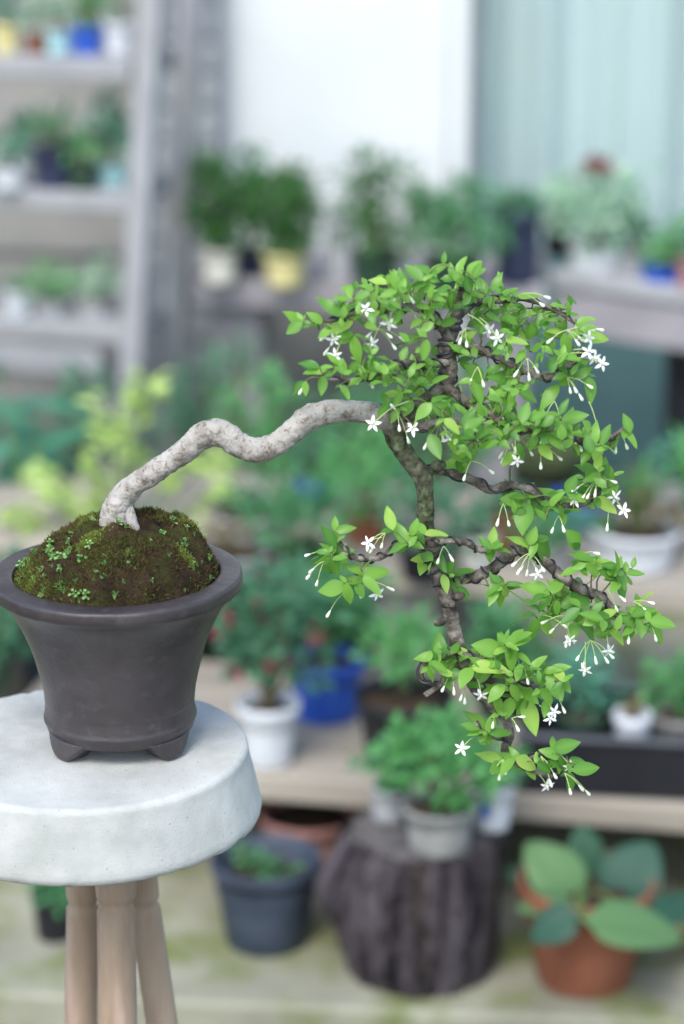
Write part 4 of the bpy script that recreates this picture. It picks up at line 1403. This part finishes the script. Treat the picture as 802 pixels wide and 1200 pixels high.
# knots and cut stubs on the dark lower trunk
for (x, y_, r0, dx, dyp) in ((510, 548, 7, 10, -4), (520, 706, 6, 12, 2), (519, 728, 5, -9, 3), (505, 640, 6, 9, 6), (534, 700, 5, 9, -3)):
    a, b = H(x, y_, -.006), H(x + dx, y_ + dyp, -.012)
    tmb.tube([a, a.lerp(b, .6), b], [r0 * s0_, r0 * .9 * s0_, r0 * .6 * s0_], 10, .15, 90, [1 if y_ > 600 else (.5 if x > 450 else 0)] * 3)
TRUNKMB = tmb
BR = [
    # control points (px, py, radius px, dy, age), wire turns
    ('leader', [(462, 500, 13, 0, .7), (478, 485, 12.5, .004, 1), (500, 470, 12, .006, 1), (521, 452, 12, .004, 1), (526, 428, 12.5, .0, 1), (523, 408, 12.5, 0, 1), (530, 388, 10, .004, 1), (536, 366, 7, .004, 1), (540, 345, 5, 0, 1), (543, 326, 2.5, -.004, 1)], 0),
    ('b1', [(526, 396, 8, 0, 1), (508, 372, 7, -.008, 1), (486, 360, 6, -.014, 1), (456, 361, 5.5, -.020, 1), (430, 358, 4.5, -.024, 1), (404, 372, 3.5, -.028, 1), (372, 378, 2.2, -.03, 1)], 9),
    ('b2', [(524, 424, 7, -.006, 1), (500, 428, 6, -.015, 1), (470, 426, 5.5, -.024, 1), (446, 436, 5, -.03, 1), (416, 446, 4, -.032, 1), (382, 444, 2.4, -.034, 1)], 8),
    ('b3', [(533, 374, 7, .006, 1), (560, 352, 6, .02, 1), (585, 352, 5, .03, 1), (612, 350, 4, .034, 1), (640, 358, 3.4, .03, 1), (664, 372, 2.8, .02, 1), (686, 388, 2, .01, 1)], 5),
    ('b4', [(528, 410, 8, 0, 1), (556, 408, 6.5, .0, 1), (590, 422, 6, -.004, 1), (616, 434, 6, -.008, 1), (644, 442, 5.5, -.008, 1), (666, 430, 4, -.008, 1), (684, 410, 2.5, -.01, 1)], 7),
    ('b5', [(522, 452, 8, -.002, 1), (545, 470, 7, -.012, 1), (566, 482, 6.5, -.02, 1), (600, 500, 6, -.026, 1), (640, 506, 5, -.03, 1), (680, 516, 4.5, -.028, 1), (712, 514, 4, -.026, 1), (732, 502, 2.4, -.026, 1)], 8),
    ('b6', [(470, 500, 7, -.008, 1), (496, 500, 6, -.02, 1), (520, 492, 5, -.03, 1), (546, 500, 4, -.034, 1), (556, 516, 2.5, -.036, 1)], 3),
    ('b7', [(490, 552, 6.5, .012, .8), (520, 552, 6.5, .02, .9), (552, 562, 7, .014, 1), (576, 574, 7, .006, 1), (598, 568, 7, 0, 1), (622, 574, 6, -.004, 1), (652, 590, 4.5, -.006, 1), (686, 590, 4, -.008, 1), (710, 566, 3, -.01, 1)], 5),
    ('b8', [(503, 638, 5, -.01, 1), (524, 634, 4.6, -.014, 1), (545, 636, 4.6, -.012, 1), (565, 645, 4.4, -.008, 1), (580, 640, 3, -.008, 1)], 5),
    ('b9', [(501, 634, 6, -.006, 1), (486, 632, 5, -.016, 1), (466, 638, 4.6, -.022, 1), (448, 652, 5, -.026, 1), (424, 655, 4.6, -.028, 1), (408, 648, 3.4, -.03, 1), (398, 634, 2.4, -.03, 1)], 7),
    ('b10', [(510, 668, 7, .006, 1), (536, 678, 8, .016, 1), (562, 674, 8.5, .014, 1), (586, 660, 8.5, .006, 1), (606, 645, 7.5, 0, 1), (630, 652, 7, -.004, 1), (655, 672, 8, -.008, 1), (680, 690, 7, -.01, 1), (702, 698, 6.5, -.012, 1), (717, 712, 5, -.014, 1), (728, 730, 3, -.016, 1)], 14),
    ('b11', [(540, 768, 7, -.004, 1), (560, 772, 6, -.014, 1), (584, 784, 5, -.02, 1), (604, 796, 4, -.022, 1), (628, 802, 2.6, -.02, 1), (650, 800, 1.8, -.018, 1)], 3),
    ('b12', [(538, 760, 6.5, -.004, 1), (520, 768, 6, -.012, 1), (502, 774, 4.5, -.016, 1), (494, 786, 4, -.016, 1), (498, 799, 3.6, -.014, 1), (515, 802, 4.6, -.014, 1), (498, 815, 4.0, -.016, 1)], 0),
    ('b13', [(597, 866, 5, -.004, 1), (582, 864, 4.5, -.008, 1), (568, 858, 3, -.012, 1), (556, 846, 2, -.012, 1)], 2),
    ('b14', [(612, 896, 4, -.004, 1), (630, 884, 3.5, -.008, 1), (650, 882, 2.6, -.01, 1), (664, 886, 1.6, -.012, 1)], 2),
]
BMB = []
for bi, (nm, ctrl, turns) in enumerate(BR):
    mb_, sm = limb('branch', ctrl, 0.0018, 14, 0.16, 95)
    BMB.append((mb_, sm, turns))
    for k, q in enumerate(sm):
        if k > len(sm) * 0.18:
            SEGS.append((q[0], bi, q[1]))
for q in tsm:
    if q[2] > 0.6:
        SEGS.append((q[0], -1, q[1]))

# ---- leaves: centre of each main leaf as seen, optional direction in degrees (0 right, 90 up), length
LV = """
342,372,150,30 345,384,215,30 356,380,180,20 370,372,150,24 387,358,140,36 397,382,182,38 380,390,200,20 407,338,170,24 400,350,190,24 417,410,280,34 404,398,200,22
362,427,160,30 348,455,205,34 378,452,260,26 397,432,140,24 413,432,230,24 439,426,100,24 417,448,210,24 372,436,170,24 391,420,140,22 428,440,300,20 430,408,120,22 405,460,300,22
443,329,160,30 462,329,110,30 472,330,120,34 485,319,130,30 494,316,140,30 514,314,30,30 529,316,100,24 540,309,60,26 556,312,40,26 475,351,200,28 494,345,60,28 481,361,190,26 507,325,80,26 501,367,250,28 527,377,10,30 537,358,180,26 455,345,200,26 430,336,170,24 424,346,200,24 448,360,230,24 466,372,250,26 488,378,220,26 512,350,150,26 520,338,60,24
498,410,265,28 475,432,180,26 488,442,260,24 504,432,300,26 481,458,210,26 459,461,190,24 449,481,225,26 478,478,250,26 520,481,320,40 549,435,320,34 549,490,70,28 510,523,285,36 549,513,10,30 470,446,120,22 466,468,240,24 492,462,300,26 463,487,260,22 500,492,280,24 530,498,330,26 440,450,200,24 452,442,110,22 516,444,30,24 540,410,340,26 549,394,30,26 500,384,230,26 486,396,200,24 531,520,270,28 540,533,240,26 552,530,330,22
620,345,25,30 667,362,80,24 582,330,60,26 560,316,50,26 573,358,10,28 560,378,20,34 605,398,350,28 622,388,80,26 644,375,170,28 687,375,10,30 697,396,0,36 664,406,280,34 648,424,200,26 661,433,340,28 684,437,20,28 693,456,285,36 656,442,200,26 590,342,330,26 600,356,20,24 578,372,320,26 592,384,300,24 612,372,60,24 634,364,60,24 650,388,170,24 676,390,30,26 690,384,30,22 670,418,340,26 640,410,150,24 630,420,220,22 655,356,120,20 566,334,120,24 548,332,100,26 558,345,180,24 544,352,210,24 582,398,260,24 597,410,280,22 610,418,240,22 584,414,200,22
556,437,140,36 560,460,290,34 586,443,140,36 582,461,190,32 599,469,260,24 618,463,330,38 644,463,240,40 661,476,60,26 674,489,15,36 651,486,150,26 631,486,45,30 597,483,120,44 579,505,340,28 556,496,30,30 560,522,20,32 615,483,60,30 651,518,325,36 697,509,70,34 710,509,80,30 736,496,100,28 741,513,310,26 625,518,250,26 687,535,240,30 568,478,150,26 575,520,200,26 590,520,320,26 606,502,20,26 640,494,200,24 664,502,330,26 676,522,300,26 690,520,110,24 700,530,280,28 720,518,60,22 612,530,300,26 596,538,240,26 640,530,320,26 580,492,180,26 566,508,220,24 664,520,210,22 688,498,140,22
385,629,125,32 405,620,10,26 371,653,190,28 392,661,285,34 405,646,20,24 389,690,190,42 442,671,5,44 408,697,280,32 416,666,150,28 416,680,20,26 384,643,140,26 398,648,250,20 398,632,60,22 422,692,300,24 425,678,340,22 378,646,160,20
457,607,105,34 470,624,120,36 465,642,200,34 487,638,340,24 496,617,70,26 512,625,0,34 480,628,40,22 486,618,80,20 493,630,300,22 515,658,290,38 496,663,240,26 500,652,140,24 522,684,285,28 534,685,280,28 544,671,10,32 544,695,310,24 528,664,60,20 490,656,200,20 515,758,90,34 499,770,180,28 534,758,60,22 524,770,20,24
578,629,85,28 586,642,0,26 575,650,275,26 568,636,130,22 577,689,200,24 593,695,300,26 587,700,280,24 578,698,250,26 602,686,5,30 567,684,150,22
528,543,200,30 551,536,40,28 540,548,300,24 534,536,140,26
635,579,10,38 614,594,30,28 614,607,260,40 599,591,150,30 631,599,320,32 596,577,115,28 606,582,150,22 650,585,60,24 666,591,330,30 658,601,270,22 670,567,40,24 648,578,160,22 640,598,210,22 661,608,280,18
687,550,170,34 708,549,70,28 714,562,300,44 711,592,330,30 694,560,200,26 700,578,260,26 690,588,300,24 676,582,160,22 722,580,300,26 680,570,150,24 702,540,80,22
608,632,150,36 638,647,315,40 624,628,60,26 628,640,330,24 616,640,250,22 672,632,125,34 681,650,160,36 669,668,180,26 702,662,10,36 723,659,110,36 738,668,0,30 729,677,280,30 711,674,160,32 729,689,275,34 690,656,40,24 694,668,320,24 715,662,150,26 735,680,320,22 745,672,10,22 720,668,60,18
629,689,155,42 651,689,115,30 611,721,175,42 626,740,275,36 631,713,150,34 660,703,170,42 681,704,290,46 645,737,320,42 687,734,330,40 711,739,10,38 693,722,170,30 714,718,20,26 640,724,200,28 656,716,200,22 668,722,220,30 700,712,60,22 672,740,250,26 652,700,80,22 630,702,200,28
753,701,60,30 753,716,20,32 777,730,350,38 771,743,290,36 735,725,120,30 723,743,330,30 753,731,280,30 742,714,150,26 764,722,40,24 744,738,240,28 760,738,320,22 735,742,260,24
608,751,20,38 571,759,170,42 609,749,15,34 600,770,285,42 574,782,10,44 608,793,40,44 582,806,175,40 619,814,335,38 596,830,250,32 583,824,95,30 557,803,10,24 622,840,280,50 651,804,290,46 632,798,150,34 655,788,110,30 661,801,300,28 590,760,30,30 560,770,200,30 588,790,200,26 604,812,300,30 640,816,320,34 648,786,20,26 630,776,60,26 614,770,330,26 566,792,240,26 576,806,130,22 612,828,240,26 548,790,210,24 640,830,260,28
502,782,200,28 515,782,330,28 536,759,100,20 545,765,330,24 532,791,20,28 528,778,60,24 540,778,10,30 508,770,120,22 505,790,270,22 522,788,160,24 542,798,250,20
557,843,140,40 557,859,200,24 567,863,60,18 587,858,10,28 550,852,150,26 572,866,300,20 574,887,175,38 593,889,20,36 616,895,330,40 664,874,15,36 645,882,170,28 638,900,345,26 687,901,0,36 669,918,280,30 630,890,120,24 652,890,60,24 604,884,140,24 660,896,300,24 676,892,20,24 622,904,300,26
"""
leaf_specs = []
for tok in LV.split():
    x, y_, a, l = [float(v) for v in tok.split(',')]
    leaf_specs.append((x, y_, a, l, True))
rl = random.Random(21)
# leaves filling the depth of the crown behind the ones that show
FILL = [(420, 360, 34, 16, 22), (470, 350, 40, 18, 30), (530, 345, 40, 22, 34), (590, 365, 36, 22, 26), (645, 385, 30, 22, 20), (440, 435, 34, 14, 20), (495, 425, 26, 20, 16), (560, 400, 30, 16, 16), (600, 440, 32, 16, 18), (665, 425, 22, 18, 12), (570, 475, 30, 18, 22), (620, 495, 34, 18, 26), (670, 510, 26, 14, 16), (505, 470, 26, 16, 14), (560, 512, 20, 12, 10), (700, 560, 18, 14, 8), (630, 590, 22, 12, 8), (660, 715, 30, 16, 14), (712, 725, 22, 12, 10), (600, 785, 36, 18, 22), (540, 775, 24, 10, 8), (715, 668, 16, 10, 6), (400, 655, 14, 16, 4), (745, 725, 14, 10, 5)]
for (cx, cy, rx, ry, n) in FILL:
    for k in range(int(n * 1.7)):
        leaf_specs.append((cx + rl.gauss(0, .62) * rx, cy + rl.gauss(0, .62) * ry, None, rl.uniform(14, 24), False))
LM = []
for k, (W_, fo, cu_, wv) in enumerate(((.50, .22, .06, 0), (.46, .34, .20, .5), (.55, .18, .28, .3), (.48, .42, .02, .8), (.60, .25, .12, .4), (.44, .20, .36, .6))):
    g_ = leaf_geo(1.0, W_, fo, cu_, rows=8, wave=wv * .5)
    for yng in (0, 1):
        mb = MB(); mb.add(*g_, c=0.5)
        mb.c = [0.74 if abs(v_[1]) < 1e-6 else 0.40 + 0.05 * k * (k % 2) for v_ in mb.v]
        LM.append(mb.mesh('leaf', M_leafy if yng else M_leaf))
leaves = []
CAMD = -FWD
for (x, y_, a, l, main) in leaf_specs:
    p0 = H(x, y_)
    best, bd = None, 1e9
    for sgp in SEGS:
        d = (sgp[0].x - p0.x) ** 2 + (sgp[0].z - p0.z) ** 2
        if d < bd:
            bd, best = d, sgp
    dyb = best[0].y - Y0
    dy = dyb + (rl.gauss(-0.008, 0.010) if main else rl.gauss(0.010, 0.018))
    c = H(x, y_, dy)
    if a is None:
        v = c - best[0]
        a2 = math.degrees(math.atan2(v.z + 0.002, v.x)) + rl.gauss(0, 55)
    else:
        a2 = a + rl.gauss(0, 8)
    ar = math.radians(a2)
    d = RT * math.cos(ar) + UPV * math.sin(ar) + CAMD * rl.gauss(0.05, 0.35)
    if not main:
        d += Vector((0, 0, 0.45))
    d.normalize()
    n = CAMD * rl.uniform(0.45, 1.15) + Vector((0, 0, 1)) * rl.uniform(0.4, 1.0) + rv(rl) * 0.22
    L_ = l * s0_ * (rl.uniform(0.84, 1.06) if main else 0.9) * (0.92 if y_ < 530 else 1.0)
    leaves.append((c - d * L_ * 0.5, d, n, L_, best, main, x, y_))
    if main and rl.random() < 0.9:                        # the opposite leaf of the pair, smaller
        d2 = (d * rl.uniform(-0.2, 0.3) + d.cross(n).normalized() * rl.choice((-1, 1)) + Vector((0, 0, .3)) + rv(rl) * .3).normalized()
        L2 = L_ * rl.uniform(.45, .8)
        leaves.append((c - d * L_ * 0.5, d2, n + rv(rl) * .3, L2, best, False, x, y_))
        if rl.random() < 0.4:
            d3 = (-d2 + d * rl.uniform(-.1, .5) + rv(rl) * .3).normalized()
            leaves.append((c - d * L_ * 0.5, d3, n + rv(rl) * .4, L2 * rl.uniform(.6, 1), best, False, x, y_))
leaves.sort(key=lambda q: (not q[5], -q[3]))
rest = MB()
twigs = {}
for k, (b, d, n, L_, best, main, x, y_) in enumerate(leaves):
    yng = rl.random() < 0.16
    var = rl.randrange(6) * 2
    M = orient(b, d, n, L_)
    if k < 300:
        o = link('leaf', LM[var + yng], bon, M)
        o.rotation_mode = 'QUATERNION'
    else:
        me = LM[var]
        rest.put(([v.co for v in me.vertices], [tuple(p.vertices) for p in me.polygons]), M, rl.random() if not yng else 1.0)
# twigs: from the branch to the feet of the nearest leaves, then from leaf to leaf outwards
order = sorted(((q[0] - q[4][0]).length, k) for k, q in enumerate(leaves))
feet = {}
for dist, k in order:
    b, best = leaves[k][0], leaves[k][4]
    tgt = best[0]
    near, nd = None, 0.75 * dist
    for q in feet.get(best[1], ()):
        dd = (q - b).length
        if dd < nd:
            nd, near = dd, q
    feet.setdefault(best[1], []).append(b)
    mb_ = TRUNKMB if best[1] < 0 else BMB[best[1]][0]
    if near is not None:
        tgt, dist = near, nd
    if dist > 0.0008:
        mid = tgt.lerp(b, 0.55) + Vector((0, 0, 0.10 * dist)) + rv(rl) * dist * .08
        pts = [q[0] for q in spline([(tgt, 0, 0), (mid, 0, 0), (b, 0, 0)], max(.003, dist / 4))]
        r0 = 0.00055 if near is not None else 0.0009
        mb_.tube(pts, [max(0.0004, r0 * (1 - .5 * i / len(pts))) for i in range(len(pts))], 5, cl=[2.0] * len(pts))
lf = rest.build('foliage', M_leaf, bon)
lf['kind'] = 'stuff'
trk = TRUNKMB.build('trunk', M_bark, bon)
brs = []
for (mb_, sm, turns) in BMB:
    brs.append(mb_.build('branch', M_bark, bon))


def coil(sm, i0, i1, turns, parent, wr=0.0011, off=0.0008):
    pts = []
    n = int(turns * 16)
    t_prev = None
    u = None
    for k in range(n + 1):
        f = i0 + (i1 - i0) * k / n
        i = min(len(sm) - 2, int(f))
        fr = f - i
        c = sm[i][0].lerp(sm[i + 1][0], fr)
        r_ = sm[i][1] * (1 - fr) + sm[i + 1][1] * fr
        t_ = (sm[min(len(sm) - 1, i + 1)][0] - sm[max(0, i - 1)][0]).normalized()
        u = (u - t_ * u.dot(t_)) if u is not None else t_.orthogonal()
        u.normalize()
        v = t_.cross(u)
        an = 2 * math.pi * turns * k / n
        pts.append(c + (u * math.cos(an) + v * math.sin(an)) * (r_ * 1.06 + off))
    mb_ = MB()
    mb_.tube(pts, wr, 6)
    return mb_.build('wire', M_wire, parent)


for bo, (mb_, sm, turns) in zip(brs, BMB):
    if turns:
        coil(sm, len(sm) * 0.06, len(sm) * 0.92, turns * 0.7, bo, 0.0009)
lead = BMB[0][1]
for f0, f1, tn in ((.52, .56, 2), (.575, .62, 2), (.36, .44, 1.6), (.66, .74, 2)):
    coil(lead, len(lead) * f0, len(lead) * f1, tn, brs[0])
k0 = min(range(len(tsm)), key=lambda i: (tsm[i][0] - H(504, 640)).length)
k1 = min(range(len(tsm)), key=lambda i: (tsm[i][0] - H(516, 690)).length)
coil(tsm, k0, k1, 3.5, trk)
loop = [H(494, 776, -.016), H(489, 786, -.018), H(492, 797, -.02), H(500, 801, -.022), H(512, 799, -.02)]
mb = MB(); mb.tube([q[0] for q in spline([(q, 0, 0) for q in loop], .001)], .0011, 6); mb.build('wire', M_wire, brs[12])

# ---- flowers and buds
pet = leaf_geo(1.0, 0.42, 0.14, 0.20, tip=0.0, rows=5)
mbp = MB(); mbp.add(*pet)
PET = mbp.mesh('petal', M_petal)


def stalk_path(a, b, sag):
    mid = a.lerp(b, .5) + Vector((0, 0, sag))
    return [q[0] for q in spline([(a, 0, 0), (mid, 0, 0), (b, 0, 0)], max(.001, (a - b).length / 8))]


def flower(ax, ay, bx, by, dy, size=9.2, face=None):
    """stalk from (ax,ay) to the open star at (bx,by)"""
    a, b = H(ax, ay, dy + .004), H(bx, by, dy)
    d = (b - a).normalized()
    mb_ = MB()
    pts = stalk_path(a, b, (a - b).length * .10)
    nn = len(pts)
    mb_.tube(pts, [(.00042 if i < nn * .55 else .00042 + .0005 * (i - nn * .55) / (nn * .45)) for i in range(nn)], 6)
    f_ = mb_.build('flower', M_stalk, bon)
    fc_ = face or (d * .45 + CAMD * .75 + rv(rl) * .22)
    fc_.normalize()
    u = fc_.orthogonal().normalized()
    v = fc_.cross(u)
    ph = rl.uniform(0, 6)
    for k in range(5):
        an = ph + 2 * math.pi * k / 5 + rl.gauss(0, .08)
        dd = u * math.cos(an) + v * math.sin(an)
        link('petal', PET, f_, orient(b + dd * .0006, dd + fc_ * rl.uniform(-.05, .3), fc_, size * s0_ * rl.uniform(.85, 1.1)))
    cb = MB()
    cb.tube([b, b + fc_ * .0012, b + fc_ * .0030], [.0009, .0011, .0003], 8)
    cb.build('anthers', M_bud, f_)


def buds(ax, ay, tips, dy=-.02, size=1.0):
    a = H(ax, ay, dy + .004)
    for (bx, by) in tips:
        b = H(bx, by, dy + rl.gauss(0, .003))
        mb_ = MB()
        pts = stalk_path(a, b, (a - b).length * .10)
        mb_.tube(pts, [.00045] * len(pts), 5)
        fb_ = mb_.build('flower_bud', M_stalk, bon)
        d = (pts[-1] - pts[-2]).normalized()
        b2 = MB()
        ln = rl.uniform(.0055, .0082) * size
        size *= 0.98
        prof_ = [(0, .0005), (.2, .0009), (.45, .0012), (.7, .0015), (.88, .0012), (1.0, .0003)]
        b2.tube([b + d * (ln * (u - .3)) for u, r_ in prof_], [r_ * size for u, r_ in prof_], 8)
        b2.build('bud', M_bud, fb_)


for f_ in ((452, 372, 436, 403, -.03), (468, 345, 456, 379, -.03), (402, 384, 391, 398, -.035), (408, 388, 393, 416, -.035), (480, 470, 437, 497, -.03), (668, 414, 697, 419, -.02), (672, 420, 706, 426, -.022), (562, 372, 583, 396, -.02), (548, 368, 573, 388, -.02), (424, 680, 442, 696, -.034), (698, 562, 721, 582, -.022), (704, 570, 731, 598, -.022), (672, 596, 674, 585, -.016), (686, 752, 686, 785, -.024), (562, 860, 541, 877, -.02), (632, 826, 645, 842, -.026), (640, 822, 650, 834, -.026), (560, 796, 564, 814, -.02), (656, 884, 668, 898, -.02), (632, 908, 641, 921, -.01), (672, 410, 690, 412, -.02), (640, 518, 637, 512, -.03), (500, 474, 484, 502, -.03), (434, 376, 429, 362, -.032), (664, 728, 668, 750, -.026), (622, 655, 630, 672, -.02), (448, 630, 432, 636, -.026), (600, 520, 606, 540, -.03), (520, 500, 527, 514, -.034), (676, 398, 690, 396, -.022), (708, 732, 714, 762, -.024)):
    flower(*f_)
for b_ in ((442, 385, [(433, 392), (461, 405), (455, 392), (470, 396)]), (486, 368, [(493, 388)]), (404, 388, [(380, 396), (384, 410)]), (514, 496, [(500, 520), (519, 512), (528, 508), (510, 526)]), (466, 484, [(468, 500), (478, 514), (462, 478)]), (545, 385, [(547, 402), (540, 398)]),
           (664, 387, [(646, 398), (676, 400), (692, 386), (680, 396), (702, 386)]), (664, 442, [(674, 456), (690, 452), (680, 464), (668, 456)]), (604, 508, [(590, 538), (588, 532), (604, 526), (630, 522), (622, 530), (636, 512)]), (670, 506, [(680, 524), (674, 516)]), (634, 524, [(634, 544), (655, 536)]), (552, 540, [(575, 552), (545, 558)]),
           (452, 624, [(434, 634), (437, 642), (448, 638)]), (384, 648, [(362, 650)]), (380, 658, [(363, 674), (372, 682), (366, 668)]), (402, 696, [(386, 718)]), (428, 682, [(456, 689), (424, 696)]), (700, 562, [(676, 572), (684, 582), (690, 580), (718, 564), (698, 576)]), (714, 594, [(712, 616)]), (622, 648, [(604, 660), (609, 668), (618, 670), (636, 666), (612, 664)]), (686, 648, [(698, 648)]),
           (668, 722, [(640, 728), (648, 738), (666, 744), (664, 752), (672, 748)]), (692, 750, [(678, 770), (698, 772), (710, 772), (716, 768), (684, 778)]), (738, 730, [(737, 748), (748, 738)]), (764, 735, [(768, 746)]), (545, 806, [(545, 820), (541, 816)]), (580, 836, [(578, 848)]), (650, 812, [(660, 830)]), (600, 842, [(606, 852), (610, 840)]), (662, 906, [(668, 926), (688, 928), (680, 922)]), (634, 886, [(650, 908), (645, 916)]), (590, 890, [(580, 902), (592, 902), (586, 908)]), (632, 720, [(660, 732)]), (600, 462, [(599, 474)]), (405, 460, [(402, 455)]), (362, 444, [(354, 456)]), (690, 470, [(700, 500)]), (472, 338, [(462, 352), (474, 356), (482, 350)]), (560, 430, [(552, 446), (566, 448)]), (618, 420, [(606, 436), (620, 440), (628, 432)]), (612, 345, [(634, 356), (640, 348)]), (588, 470, [(576, 486), (590, 492), (598, 484)]), (650, 470, [(640, 486), (656, 488)]), (726, 505, [(722, 526), (734, 522)]), (430, 430, [(420, 446), (436, 450)]), (520, 640, [(514, 656), (528, 652)]), (742, 705, [(756, 714), (762, 706)]), (712, 690, [(728, 700), (722, 712)]), (612, 776, [(626, 790), (618, 796)]), (530, 788, [(520, 806), (532, 808)]), (655, 604, [(648, 620), (660, 618)]), (590, 590, [(584, 610), (596, 612)])):
    buds(*b_)
